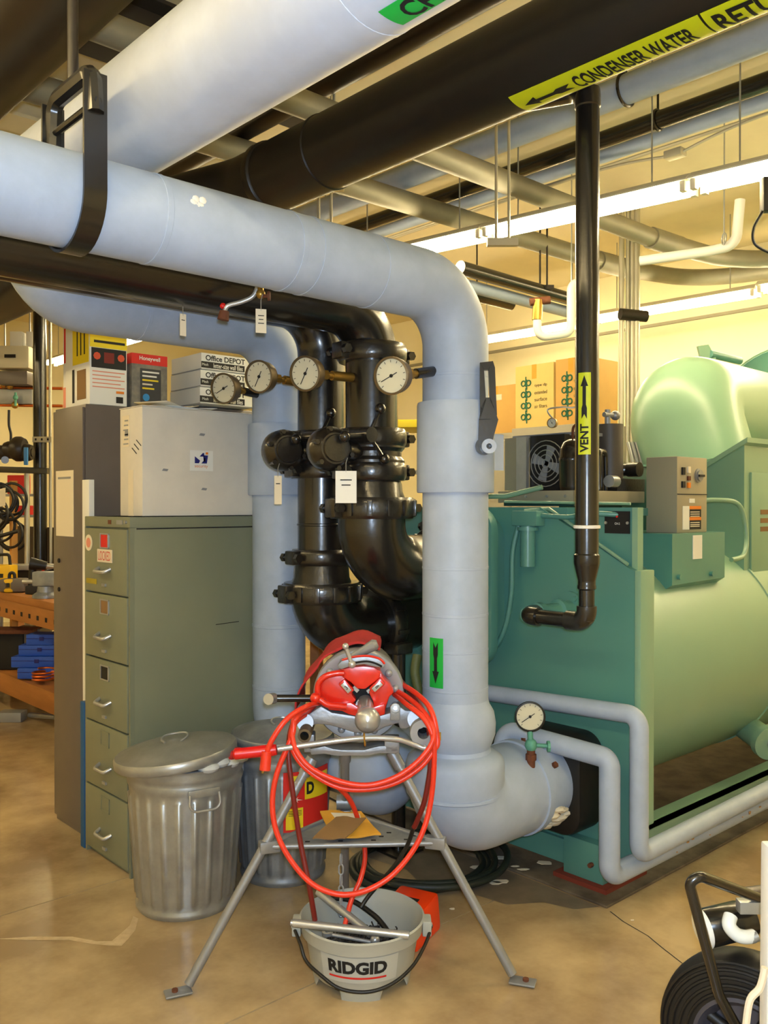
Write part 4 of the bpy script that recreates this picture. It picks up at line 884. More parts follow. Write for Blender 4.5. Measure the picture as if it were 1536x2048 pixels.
def flatpoly(pts, m, name='logo_mark'): part(name, MB().prism(pts, V(lx, 3.4183, lz), V(1,0,0), UP, V(0,-1,0), .0008), m, sk, smooth=0)
flatpoly([(-.032, -.012), (-.012, -.012), (-.006, .0), (-.032, .018)], M_INKB); flatpoly([(0, -.012), (.028, -.012), (.034, .024), (.010, .024), (.012, .0)], M_INKB)
flatpoly([(-.008, .018), (.016, .018), (.014, .034), (.008, .034)], M_INKB); flatpoly([(.022, .028), (.034, .028), (.035, .038), (.023, .038)], M_ORANGE); flatpoly([(.012, -.004), (.020, -.004), (.021, .012), (.014, .012)], M_WHITE)
write('security', .066, .017, flat(V(lx, 3.4172, lz-.026), V(1,0,0), UP), M_ORANGE, sk)
for (x, z) in ((2.04, 1.86), (2.05, 1.62), (1.86, 1.70)): part('smudge', MB().prism([(-.015,-.004),(.01,-.006),(.016,.004),(-.008,.006)], V(x, 3.4195, z), V(1,0,0), UP, V(0,-1,0), .0004), M_ALUP, t)
for k, (x, y, a, l) in enumerate(((1.90, 3.52, .2, 'lowest loose sheet on the white carton'), (2.0, 3.50, -.15, 'middle loose sheet on the white carton'), (1.93, 3.53, .45, 'curled top sheet on the white carton'))):
    mb = MB(); n = 8; c, s_ = math.cos(a), math.sin(a)
    for i in range(n+1):
        u = -.12 + .24*i/n; z = 1.972 + .004*k + .012*(k == 2)*((i/n-.5)*2)**2 + .003*math.sin(i)
        for w_ in (-.085, .085): mb.v.append(V(x + u*c - w_*s_, y + u*s_ + w_*c, z))
    mb.f = [(2*i, 2*i+2, 2*i+3, 2*i+1) for i in range(n)]
    so_ = solo('paper_sheet', mb, M_PAPER if k != 1 else M_WHITE, l, 'paper', 'papers on the carton'); md = so_.modifiers.new('thick', 'SOLIDIFY'); md.thickness = .002
# ------------------------------------------------------------------ boxes above
t = thing('product_box', 'yellow and white printed product box on the brown cabinet', 'box', (1.86, 4.11, 2.02))
lo, hi = V(1.775, 3.975, 2.022), V(1.96, 4.25, 2.46)
part('box_body', MB().box(lo, hi), M_WHITE, t, bevel=.002)
part('yellow_panel', MB().box((lo.x+.0, lo.y-.001, 2.29), (hi.x, lo.y, 2.459)), M_YELB, t); part('yellow_panel', MB().box((lo.x-.001, lo.y+.01, 2.22), (lo.x, lo.y+.19, 2.459)), M_YELB, t)
part('black_panel', MB().box((lo.x+.008, lo.y-.0012, 2.195), (hi.x-.004, lo.y, 2.288)), M_INK, t)
for k in range(2): part('yellow_caption', MB().box((lo.x+.02, lo.y-.0015, 2.312+.036*k), (hi.x-.01, lo.y-.001, 2.324+.036*k)), M_INK, t)
for (x, r_) in ((lo.x+.035, .018), (lo.x+.155, .018)): part('badge', MB().cyl(V(x, lo.y-.0018, 2.25), V(x, lo.y-.0012, 2.25), r_, n=8), mat('badge_orange', (.80, .30, .16), .7), t)
part('badge_text', MB().box((lo.x+.07, lo.y-.0016, 2.22), (lo.x+.12, lo.y-.001, 2.27)), mat('dark_red', (.45, .10, .06), .7), t)
for k in range(5): part('print_line', MB().box((lo.x+.012, lo.y-.0014, 2.175-.018*k), (hi.x-.012-.02*(k % 2), lo.y-.001, 2.180-.018*k)), mat('pale_red', (.85, .55, .45), .8), t)
part('bar_code', MB().box((lo.x+.13, lo.y-.0014, 2.035), (lo.x+.165, lo.y-.001, 2.065)), M_INK, t); part('orange_tab', MB().box((lo.x+.13, lo.y-.0014, 2.08), (lo.x+.17, lo.y-.001, 2.092)), M_ORANGE, t)
for k in range(3): part('side_print', MB().box((lo.x-.0016, lo.y+.05+.04*k, 2.26), (lo.x-.001, lo.y+.062+.04*k, 2.44)), M_INK, t)
part('side_picture', MB().box((lo.x-.0014, lo.y+.04, 2.05), (lo.x-.001, lo.y+.14, 2.19)), M_ENVB, t); part('side_title', MB().box((lo.x-.0014, lo.y+.17, 2.04), (lo.x-.001, lo.y+.195, 2.20)), M_INK, t)
t = thing('product_box', 'narrow white box with red lettering behind the yellow box', 'box', (1.87, 4.29, 2.02))
part('box_body', MB().box((1.79, 4.256, 2.022), (1.97, 4.315, 2.45)), M_WHITE, t, bevel=.002); part('red_lettering', MB().box((1.788, 4.27, 2.25), (1.79, 4.30, 2.42)), M_INKR, t); part('red_lettering', MB().box((1.788, 4.27, 2.03), (1.79, 4.31, 2.13)), mat('pale_red', (.85, .55, .45), .8), t)
t = thing('product_box', 'grey and red printed box next to the yellow box', 'box', (2.08, 4.08, 2.02))
lo, hi = V(1.985, 3.975, 2.022), V(2.175, 4.14, 2.285)
part('box_body', MB().box(lo, hi), mat('box_grey', (.36, .35, .34), .6, 0, .5, 25, col2=(.60, .58, .50)), t, bevel=.002)
rb = part('red_band', MB().box((lo.x-.0008, lo.y-.0012, 2.235), (hi.x, lo.y+.16, 2.2855)), M_INKR, t)
write('Honeywell', .11, .026, flat(V((lo.x+hi.x)/2, lo.y-.002, 2.262), V(1,0,0), UP), M_WHITE, rb, bold=.01)
part('side_panel_print', MB().box((lo.x+.045, lo.y-.0012, 2.03), (hi.x-.035, lo.y, 2.215)), mat('print_charcoal', (.16, .17, .19), .6), t)
for k, (w_, m_) in enumerate(((.10, M_WHITE), (.085, M_WHITE), (.095, M_YELB), (.06, M_PAPER), (.07, M_YELB))): part('print_line', MB().box((lo.x+.055, lo.y-.0018, 2.195-.02*k), (lo.x+.055+w_*.9, lo.y-.001, 2.203-.02*k)), m_, t)
part('blue_badge', MB().cyl(V(lo.x+.075, lo.y-.002, 2.075), V(lo.x+.075, lo.y-.001, 2.075), .018, n=16), mat('cyan_ink', (.10, .50, .75), .6), t)
for k in range(3):
    z0 = 2.06 + k*.0865
    t = thing('file_box', ('lowest', 'middle', 'topmost')[k] + ' flat white file box in the stack of three', 'box', (2.48, 4.05, z0), 0, 'flat white file boxes')
    lo, hi = V(2.315+.004*k, 3.90, z0), V(2.645, 4.20, z0+.083)
    part('box_body', MB().box(lo, hi), M_WHITE, t, bevel=.002); part('lid_gap', MB().box((lo.x-.0006, lo.y-.0006, z0+.001), (hi.x, hi.y, z0+.004)), M_ALUP, t)
    write('Office DEPOT', .235, .028, flat(V(2.465, lo.y-.001, z0+.060), V(1,0,0), UP), M_INK, t, bold=.014)
    bn = part('black_band', MB().box((lo.x, lo.y-.0012, z0+.008), (hi.x-.065, lo.y, z0+.040)), M_INK, t)
    write('letter-size wall files', .175, .024, flat(V(2.48, lo.y-.002, z0+.024), V(1,0,0), UP), M_WHITE, bn, bold=.006)
    write('Mesh', .035, .013, flat(V(2.345, lo.y-.002, z0+.025), V(1,0,0), UP), M_WHITE, bn)
# ------------------------------------------------------------------ galvanised trash cans
def can_body(t, c, r0, r1, h, m, tilt=0):
    n = 240; zs = [0, .012, .022, .03, .05, .055, h-.12, h-.115, h-.09, h-.07, h-.06, h-.045, h-.03, h-.015, h]
    mb = MB(); vs = []; fs = []
    for z in zs:
        f = z/h; r = r0 + (r1-r0)*f
        for j in range(n):
            a = 2*math.pi*j/n; rr = r
            if .05 < z < h-.117: rr += .007*max(0, math.sin(a*22))**2
            if z in (.012, .022): rr += .006
            if abs(z-(h-.07)) < .001 or abs(z-(h-.03)) < .001: rr += .006
            if z == h: rr += .006
            vs.append(c + V(rr*math.cos(a), rr*math.sin(a), z))
    for i in range(len(zs)-1):
        for j in range(n): fs.append((i*n+j, i*n+(j+1) % n, (i+1)*n+(j+1) % n, (i+1)*n+j))
    fs.append(tuple(range(n-1, -1, -1))); mb.add(vs, fs)
    o = part('can_body', mb, m, t, smooth=60)
    # inner dark mouth
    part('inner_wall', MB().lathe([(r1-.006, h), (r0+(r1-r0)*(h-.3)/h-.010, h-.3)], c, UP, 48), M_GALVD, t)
    return o
def ear(t, c, r, z, ang, m):
    d = V(math.cos(ang), math.sin(ang), 0); s = V(-d.y, d.x, 0); p = c + d*r + UP*z
    e = part('handle_plate', MB().obox(p + d*.003 + UP*.03, s, d, UP, .12, .008, .03), m, t, bevel=.003)
    part('handle', MB().tube(fillet([p + s*.055 + UP*.03 + d*.01, p + s*.06 - UP*.03 + d*.02, p - s*.06 - UP*.03 + d*.02, p - s*.055 + UP*.03 + d*.01], .028, 6), .0048, 8), M_STEEL, t)
def lid(t, c, r, nrm, m):
    n = Vector(nrm).normalized()
    o = part('lid', MB().lathe([(r, -.035), (r+.004, -.03), (r+.004, -.004), (r-.002, .004), (r-.02, .004), (r-.04, .012), (r*.5, .032), (0, .036), (0, .03), (r-.02, -.004), (r-.002, -.035)], c, n, 64), m, t)
    s = FV.cross(n).normalized(); fw = s.cross(n)
    hp = c + n*.036; h = part('lid_handle', MB().tube(spline([hp - s*.03 + fw*.03, hp - s*.05 + n*.008, hp - s*.04 - fw*.04 + n*.012, hp - fw*.055 + n*.012, hp + s*.04 - fw*.04 + n*.012, hp + s*.05 + n*.008, hp + s*.03 + fw*.03], 5), .004, 8), M_STEEL, o)
    return o
c1 = W(372, 1826, 3.46); c1.z = 0
t = thing('trash_can', 'galvanised trash can with its lid askew, before the filing cabinet', 'trash can', tuple(c1), 0, 'galvanised trash cans')
can_body(t, c1, .184, .222, .565, M_GALV); ear(t, c1, .222, .455, math.atan2(-FY, -FX) + .52, M_GALV); ear(t, c1, .222, .455, math.atan2(-FY, -FX) + .52 + math.pi, M_GALV)
l1 = c1 + V(0,0,.600) - RV*.035 - FV*.02; lid(t, l1, .232, UP + RV*(-.115) - FV*(.015), M_GALV)
rg = MB()
random.seed(11)
rp = [c1 + RV*(.12+.03*k) + UP*(.57+.008*math.sin(k*2.1)) - FV*(.16-.045*k) for k in range(4)]
for p in rp: rg.ball(p, .04, 12, (1.1, 1.1, .55))
solo('rag', rg, mat('white_rag', (.78, .80, .80), .9, 0, .3, 20, .6, 40), 'crumpled white rag poking out under the askew lid', 'rag')
solo('rag', MB().ball(c1 + RV*.205 - FV*.04 + UP*.590, .03, 12, (1.3, 1, .7)).ball(c1 + RV*.19 - FV*.075 + UP*.588, .022, 10), M_CLOTH, 'dark red rag poking out under the askew lid', 'rag')
c2 = W(566, 1768, 3.74); c2.z = 0
t = thing('trash_can', 'galvanised trash can with red and yellow label, behind the tripod', 'trash can', tuple(c2), 0, 'galvanised trash cans')
can_body(t, c2, .172, .205, .565, M_GALVD); ear(t, c2, .205, .455, math.atan2(-FY, -FX) - 1.0, M_GALVD); lid(t, c2 + V(0,0,.590), .213, UP + V(.01,-.02,0), M_GALVD)
R_ = .206
lb = part('warning_label', MB().patch(c2, UP, R_-.006, -1.25, -.12, .235, .475, -FV, 12, .004), M_INKR, t)
part('yellow_field', MB().patch(c2, UP, R_-.0025, -.52, -.17, .245, .33, -FV, 5, .0015), M_YELB, lb); part('yellow_field', MB().patch(c2, UP, R_-.0025, -1.2, -.56, .36, .455, -FV, 6, .0015), M_YELB, lb); part('yellow_field', MB().patch(c2, UP, R_-.0025, -.5, -.3, .42, .46, -FV, 4, .0015), M_YELB, lb)
write('D', .036, .05, (lambda x, y: c2 + UP*(.405+y) + (-FV*math.cos(-.68 - x/R_) + (-FV).cross(UP)*math.sin(-.68 - x/R_))*(R_+.0012)), M_INK, lb, bold=.03)
for k in range(4): part('print_line', MB().patch(c2, UP, R_-.0008, -.49, -.22, .30+.006*k, .302+.006*k, -FV, 3, .0006), M_INK, lb)
q = c2 + UP*.365 + (-FV*math.cos(-.36) + (-FV).cross(UP)*math.sin(-.36))*(R_+.001)
star = MB()
for a in (0, math.pi/4, math.pi/2, 3*math.pi/4):
    d = RV*math.cos(a) + UP*math.sin(a); n_ = RV*-math.sin(a) + UP*math.cos(a); L_ = .03 if a in (0, math.pi/2) else .016
    star.add([q + d*L_, q + n_*.003, q - d*L_, q - n_*.003], [(0, 1, 2, 3)])
part('star_mark', star, M_WHITE, lb, smooth=0)
# ------------------------------------------------------------------ tripod stand
def Z(x, y, d): return W(560 + .2214*x, 1270 + .2214*y, d)
MROT = -math.atan2(FX, FY)
org = W(715, 1700, 2.95); org.z = 0
t = thing('tripod_stand', 'silver tripod stand with triangular tool tray', 'stand', tuple(org), MROT)
footL = W(372, 1982, 2.80); footR = W(1030, 1962, 2.86); footB = W(690, 1800, 3.47)
for f in (footL, footR, footB): f.z = .012
topL = W(622, 1522, 2.97); topR = W(786, 1508, 2.99); topB = W(690, 1500, 3.08)
for f, tp, dr in ((footL, topL, V(-.9, 0, 0)), (footR, topR, V(.9, 0, 0)), (footB, topB, V(0, 1, 0))):
    lg = part('leg', MB().cyl(tp, f + (tp-f)*.02, .0155, n=18), M_ALU, t)
    out = (f - tp); out.z = 0; out.normalize()
    part('foot_plate', MB().obox(f + out*.025 - UP*.004, out, out.cross(UP), UP, .085, .05, .008), M_ALU, lg, bevel=.004)
    part('foot_bolt', MB().cyl(f + out*.035, f + out*.035 + UP*.008, .010, n=8), M_RUST, lg)
    part('leg_collar', MB().cyl(tp - (tp-f).normalized()*.05, tp + (tp-f).normalized()*.01, .021, n=16), M_ALU, lg)
# tray
def on_leg(tp, f, z): return tp + (f-tp)*((tp.z-z)/(tp.z-f.z))
zt = .425; A = on_leg(topL, footL, zt); B = on_leg(topR, footR, zt); C = on_leg(topB, footB, zt)
cen = (A+B+C)/3; tri = [p + (cen-p)*.06 for p in (A, B, C)]
tr = part('tray', MB().add([p - UP*.004 for p in tri] + [p + UP*.000 for p in tri], [(2,1,0), (3,4,5), (0,1,4,3), (1,2,5,4), (2,0,3,5)]), M_GALVD, t)
for p, q in ((A, B), (B, C), (C, A)): part('tray_rim', MB().cyl(p + (q-p)*.05, q + (p-q)*.05, .009, n=12), M_ALU, t)
for p in (A, B, C): part('tray_bracket', MB().obox(p + (cen-p)*.06, (cen-p).normalized(), (cen-p).normalized().cross(UP), UP, .07, .035, .04), M_ALU, t, bevel=.006)
for i in range(4):
    for j in range(3):
        p = tri[0] + (tri[1]-tri[0])*(.18+.2*i) + (tri[2]-tri[0])*(.10+.11*j)
        part('tray_hole', MB().obox(p + UP*.0006, RV, FV, UP, .016, .009, .001), M_DARK, tr)
# head bracket
hb = MB(); pts = [(270, 1030), (330, 1020), (400, 1005), (480, 1030), (560, 1040), (760, 1040), (830, 1020), (900, 1005), (1060, 1000), (1075, 1040), (1050, 1075), (900, 1070), (800, 1090), (520, 1095), (400, 1075), (280, 1085)]
P3 = [Z(a, b, 2.90) for a, b in pts]; k = len(P3); hb.add(P3 + [p + FV*.10 for p in P3], [tuple(range(k)), tuple(range(2*k-1, k-1, -1))] + [(i, (i+1) % k, k+(i+1) % k, k+i) for i in range(k)])
part('head_bracket', hb, M_ALU, t, bevel=.004)
part('rear_post', MB().cyl(topB + UP*.01, Z(600, 900, 3.06), .022, n=16), M_ALU, t)
part('leg_hinge', MB().cyl(on_leg(topB, footB, .47) - RV*.03, on_leg(topB, footB, .47) + RV*.03, .026, n=16), M_ALU, t)
# chain under the tray
t = thing('tray_chain', 'short steel chain hanging under the tripod tray', 'chain', tuple(W(682, 1790, 2.95)))
for k in range(6):
    c = W(682, 1718 + 21*k, 2.95); ax_ = RV if k % 2 else (FV*.9 + RV*.3); ax_ = ax_.normalized()
    part('link', MB().tube([c + ax_*(.007*sx) + UP*(.017*sz) for sx, sz in ((-.4,1),(.4,1),(1,.6),(1,-.6),(.4,-1),(-.4,-1),(-1,-.6),(-1,.6))], .0033, 6, closed=True), M_ALUP, t)
# ------------------------------------------------------------------ pipe threading machine
t = thing('threading_machine', 'red and silver pipe threading machine mounted on the tripod', 'threading machine', tuple(W(720, 1500, 2.95)), MROT); TM = t
cc = W(718, 1388, 2.995)
# rear motor body
part('motor_housing', MB().lathe([(.10, 0), (.135, .02), (.14, .10), (.13, .30), (.09, .36), (0, .37)], cc, FV, 48), M_ALUP, t)
ring = part('chuck_ring', MB().lathe([(.088, -.02), (.10, -.03), (.150, -.03), (.154, -.022), (.154, .035), (.14, .045), (.088, .045)], cc, FV, 64, closed=True), M_ALUP, t)
riv = mesh_from(MB().ball(V(0,0,0), .0135, 12, (1, 1, 1)), 'rivet'); riv.materials.append(M_ALUP)
for k in range(14):
    a = 2*math.pi*k/14 + .2; p = cc - FV*.03 + (RV*math.cos(a) + UP*math.sin(a))*.126
    share(riv, 'rivet', M_ALUP, ring, WM[t.name].inverted() @ Matrix.Translation(p))
part('inner_ring', MB().lathe([(.07, -.04), (.095, -.045), (.10, -.035), (.10, .0), (.07, .0)], cc, FV, 48, closed=True), M_ALU, t)
part('bore', MB().lathe([(.07, .0), (.0, .02)], cc, FV, 32), M_DARK, t)
# die head (red casting)
dF = 2.885
def slab(pts, d, th, name, m, par, bevel=.006):
    P = [Z(a, b, d) for a, b in pts]; k = len(P); mb = MB()
    mb.add(P + [p + FV*th for p in P], [tuple(range(k)), tuple(range(2*k-1, k-1, -1))] + [(i, (i+1) % k, k+(i+1) % k, k+i) for i in range(k)])
    return part(name, mb, m, par, bevel=bevel)
dh = slab([(545, 310), (640, 290), (750, 280), (850, 290), (910, 330), (900, 390), (840, 440), (770, 490), (700, 490), (640, 430), (560, 380)], dF, .07, 'die_head', M_RED, t)
slab([(340, 470), (360, 410), (410, 370), (480, 345), (560, 330), (600, 400), (660, 480), (650, 540), (690, 590), (640, 640), (560, 640), (430, 640), (350, 590), (320, 540)], dF+.012, .06, 'die_head_arm', M_RED, t)
slab([(905, 330), (930, 380), (990, 440), (1030, 520), (990, 560), (960, 640), (950, 700), (850, 690), (840, 600), (800, 520), (830, 470), (880, 400)], dF+.012, .06, 'die_head_arm', M_RED, t)
slab([(560, 620), (640, 610), (700, 650), (850, 650), (950, 620), (950, 720), (880, 740), (800, 730), (720, 740), (620, 720), (560, 690), (440, 680), (400, 620), (480, 630)], dF-.005, .05, 'lower_casting', M_RED, t)
part('arm_rim', MB().tube(spline([Z(345, 560, dF), Z(340, 470, dF-.003), Z(370, 405, dF-.004), Z(430, 365, dF-.004), Z(520, 345, dF), Z(580, 345, dF)], 6), .010, 10), M_RED, t)
part('latch_arm', MB().tube(spline([Z(320, 570, dF-.02), Z(370, 590, dF-.02), Z(430, 630, dF-.02), Z(520, 640, dF-.015), Z(600, 650, dF-.01)], 6), .0105, 10).ball(Z(320, 570, dF-.02), .018, 14), M_RED, t)
for (a, b, ang, s_) in ((598, 475, -.85, '3'), (878, 465, .75, '8')):
    q = Z(a, b, dF-.014); ax1 = (RV*math.cos(ang) + UP*math.sin(ang)); ax2 = (RV*-math.sin(ang) + UP*math.cos(ang))
    bs = part('die_block', MB().obox(q + FV*.02, ax1, ax2, FV, .050, .026, .035), M_RED, t, bevel=.005)
    dp_ = part('die', MB().obox(q, ax1, ax2, FV, .036, .017, .006), M_STEEL, t, bevel=.002)
    write(s_, .007, .014, flat(q - FV*.004, ax2, -ax1) if ang < 0 else flat(q - FV*.004, -ax2, ax1), M_INK, dp_, bold=.01)
part('die_mouth', MB().lathe([(.0, 0), (.036, .002), (.036, .05)], Z(745, 540, dF+.05), FV, 28), M_DARK, t)
for a in (.6, 2.4, 4.2, 5.4):
    d = RV*math.cos(a) + UP*math.sin(a); part('jaw', MB().obox(Z(745, 540, dF+.035) + d*.03, d, d.cross(FV), FV, .022, .012, .02), M_STEEL, t)
slab([(520, 270), (560, 230), (680, 200), (800, 195), (900, 220), (950, 270), (940, 300), (880, 290), (760, 265), (640, 280), (560, 310), (530, 305)], dF-.012, .03, 'slotted_quadrant', M_ALU, t, .004)
part('quadrant_slot', MB().tube(spline([Z(680, 250, dF-.013), Z(780, 238, dF-.013), Z(860, 255, dF-.013), Z(920, 285, dF-.013)], 5), .0035, 6), M_DARK, t)
part('quadrant_edge', MB().tube(spline([Z(560, 225, dF-.012), Z(680, 195, dF-.012), Z(800, 190, dF-.012), Z(900, 215, dF-.012), Z(945, 260, dF-.012)], 5), .004, 6), M_RED, t)
part('clamp_lever', MB().cyl(Z(650, 265, dF-.03), Z(592, 105, dF-.035), .0065, n=12).ball(Z(592, 102, dF-.035), .011, 14).ball(Z(650, 265, dF-.028), .013, 14), M_STEEL, t)
part('throw_handle', MB().tube([Z(640, 200, dF+.03), Z(760, 140, dF+.02), Z(855, 85, dF+.015), Z(880, 75, dF+.015)], [.010, .015, .019, .012], 16), M_ALU, t)
part('reamer_cone', MB().lathe([(.0, -.012), (.018, -.009), (.033, .002), (.041, .018), (.041, .022), (.030, .024), (.030, .09), (0, .09)], Z(790, 780, 2.79), FV, 40), M_STEEL, t)
part('reamer_arm', MB().cyl(Z(770, 700, 2.83), Z(770, 600, 2.93), .026, n=20).box((0,0,0), (0,0,0)) if False else MB().cyl(Z(775, 715, 2.83), Z(770, 610, 2.93), .027, n=20), M_STEEL, t)
part('cutter_bar', MB().cyl(Z(330, 572, 2.95), Z(-80, 572, 2.93), .0125, n=16), M_BLACK, t); part('bar_end', MB().cyl(Z(-60, 572, 2.935), Z(-105, 580, 2.90), .0185, n=20), M_STEEL, t)
# carriage
slab([(250, 720), (370, 640), (400, 660), (470, 700), (600, 720), (720, 740), (900, 730), (1000, 700), (1080, 640), (1130, 680), (1240, 690), (1320, 750), (1280, 790), (1140, 850), (1080, 850), (1070, 800), (960, 830), (880, 870), (780, 890), (680, 885), (560, 850), (450, 815), (330, 810), (260, 830), (180, 800), (180, 750)], 2.88, .11, 'carriage', M_ALU, t, .010)
part('clevis', MB().obox(Z(1040, 700, 2.865), RV, UP, FV, .032, .045, .03).cyl(Z(1042, 660, 2.85), Z(1042, 660, 2.88), .016, n=16), M_ALU, t, bevel=.003)
part('clevis_pin', MB().cyl(Z(1042, 660, 2.845), Z(1042, 660, 2.855), .006, n=12), M_STEEL, t)
part('rail_tube', MB().lathe([(.014, -.03), (.0215, -.03), (.0215, .38), (.014, .38)], Z(228, 890, 2.83), FV, 28, closed=True), M_BRONZE, t)
part('rail_socket', MB().cyl(Z(228, 790, 2.87), Z(228, 800, 3.0), .027, n=24), M_ALU, t)
part('rail_tube', MB().lathe([(.019, -.01), (.042, -.01), (.043, .0), (.043, .02), (.026, .022), (.026, .42), (.019, .42)], Z(1295, 880, 2.80), FV, 36, closed=True), M_ALUP, t)
part('rail_bore', MB().lathe([(.0193, .06), (.0, .06)], Z(1295, 880, 2.80), FV, 24), M_DARK, t); part('rail_bore', MB().lathe([(.0143, .03), (.0, .03)], Z(228, 890, 2.83), FV, 24), M_DARK, t)
part('rail_socket', MB().cyl(Z(1240, 760, 2.86), Z(1240, 760, 3.0), .032, n=24), M_ALU, t)
part('carriage_foot', MB().obox(Z(1010, 980, 2.93), RV, UP, FV, .05, .05, .06), M_ALU, t, bevel=.006); part('carriage_foot', MB().obox(Z(270, 960, 2.95), RV, UP, FV, .035, .06, .06), M_ALU, t, bevel=.006)
part('wing_screw', MB().cyl(Z(1380, 905, 2.86), Z(1425, 910, 2.86), .004, n=8).obox(Z(1435, 915, 2.86), RV, UP, FV, .014, .026, .006), M_BRASS, t)
part('feed_lever', MB().tube(spline([Z(-20, 1030, 2.74), Z(300, 985, 2.75), Z(600, 945, 2.76), Z(800, 930, 2.77), Z(1050, 940, 2.78), Z(1200, 985, 2.79), Z(1300, 1020, 2.79), Z(1325, 1005, 2.79)], 6), .0088, 14), M_STEEL, t)
part('lever_ring', MB().tube(circle(Z(765, 945, 2.77), RV*.97 + UP*.1, .019, 20), .003, 6, closed=True), M_BRASS, t)
part('lever_grip', MB().tube([W(467, 1508, 2.72), W(470, 1508, 2.72), W(500, 1505, 2.725), W(545, 1500, 2.735), W(553, 1499, 2.735)], [.012, .0175, .017, .0185, .016], 18), M_GRIP, t)
# red cloth draped behind the chuck
cl = MB(); rows_, cols = 10, 22; random.seed(2)
for i in range(rows_+1):
    for j in range(cols+1):
        a = math.radians(196 - 132*j/cols); rr = .168 + .004*math.sin(j*.8+i*.6) + .002*random.random() + (.05*max(0, (a-2.6))/.7)
        cl.v.append(cc + FV*(.02 + .03*i) + RV*(math.cos(a)*rr) + UP*(math.sin(a)*rr))
for i in range(rows_):
    for j in range(cols): b = i*(cols+1)+j; cl.f.append((b, b+1, b+cols+2, b+cols+1))
o = solo('cloth', cl, M_CLOTH, 'red cloth draped over the threading machine motor', 'cloth'); o.modifiers.new('thick', 'SOLIDIFY').thickness = .006
# ------------------------------------------------------------------ cords
def cord(name, pts, r, m, label, cat='cord'):
    return solo(name, MB().tube(spline(pts, 7), r, 10), m, label, cat)
ec = thing('extension_cord', 'bright red extension cord coiled round the threading machine', 'cord', tuple(W(680, 1790, 2.7)))
CR = .0085
loopA = [W(532, 1510, 2.72), W(545, 1478, 2.72), W(575, 1437, 2.74), W(615, 1412, 2.80), W(660, 1400, 3.0), W(720, 1370, 3.14), W(780, 1385, 3.0), W(815, 1410, 2.84), W(850, 1440, 2.78), W(868, 1490, 2.76), W(862, 1600, 2.76), W(838, 1680, 2.74), W(790, 1745, 2.72), W(735, 1780, 2.70), W(680, 1789, 2.70), W(625, 1768, 2.70), W(580, 1718, 2.71), W(552, 1660, 2.72), W(545, 1600, 2.73), W(556, 1540, 2.74), W(585, 1470, 2.76), W(592, 1430, 2.80), W(640, 1420, 2.98)]
part('cord_coil', MB().tube(spline(loopA, 7), CR, 12), M_CORD, ec)
loopB = [W(640, 1408, 2.98), W(600, 1428, 2.80), W(585, 1455, 2.77), W(590, 1495, 2.74), W(620, 1535, 2.72), W(680, 1563, 2.71), W(740, 1570, 2.71), W(800, 1550, 2.72), W(848, 1510, 2.74), W(868, 1470, 2.76), W(852, 1430, 2.80), W(815, 1395, 2.9), W(770, 1370, 3.05)]
part('cord_coil', MB().tube(spline(loopB, 7), CR, 12), M_CORD, ec)
loopC = [W(630, 1418, 2.96), W(590, 1446, 2.80), W(583, 1490, 2.755), W(610, 1535, 2.735), W(670, 1572, 2.725), W(730, 1579, 2.725), W(790, 1566, 2.735), W(840, 1535, 2.75), W(868, 1500, 2.765), W(875, 1480, 2.775), W(862, 1420, 2.80), W(830, 1385, 2.9), W(790, 1362, 3.05)]
part('cord_coil', MB().tube(spline(loopC, 7), CR, 12), M_CORD, ec)
loopD = [W(870, 1490, 2.785), W(868, 1560, 2.79), W(850, 1640, 2.80)]
part('cord_coil', MB().tube(spline([W(660, 1560, 2.9), W(700, 1600, 3.0), W(722, 1660, 3.05), W(730, 1710, 3.02), W(722, 1755, 2.98), W(703, 1800, 2.95), W(690, 1850, 2.9)], 7), CR, 12), M_CORD, ec)
part('plug', MB().cyl(W(533, 1502, 2.72), W(530, 1540, 2.715), .016, .017, 14), M_CORD, ec); part('plug_prong', MB().cyl(W(527, 1538, 2.715), W(525, 1546, 2.715), .004, n=6), M_BRASS, ec)
t = cord('machine_cable', [W(640, 1400, 3.1), W(590, 1440, 2.86), W(577, 1500, 2.82), W(585, 1580, 2.80), W(600, 1680, 2.80), W(618, 1770, 2.78), W(630, 1840, 2.80)], .0085, M_CORDD, 'dark red machine cord dropping into the bucket')
cord('machine_cable', [W(800, 1360, 3.1), W(845, 1420, 2.84), W(862, 1500, 2.81), W(852, 1590, 2.81), W(835, 1640, 2.83), W(828, 1655, 2.84)], .0085, M_CORDD, 'dark red machine cord hanging at the right of the tripod')
cord('rubber_lead', [W(828, 1652, 2.84), W(815, 1690, 2.88), W(790, 1730, 2.90), W(760, 1765, 2.93), W(735, 1795, 2.93), W(722, 1815, 2.92)], .007, M_RUBBER, 'black rubber lead running from tripod leg into the bucket')
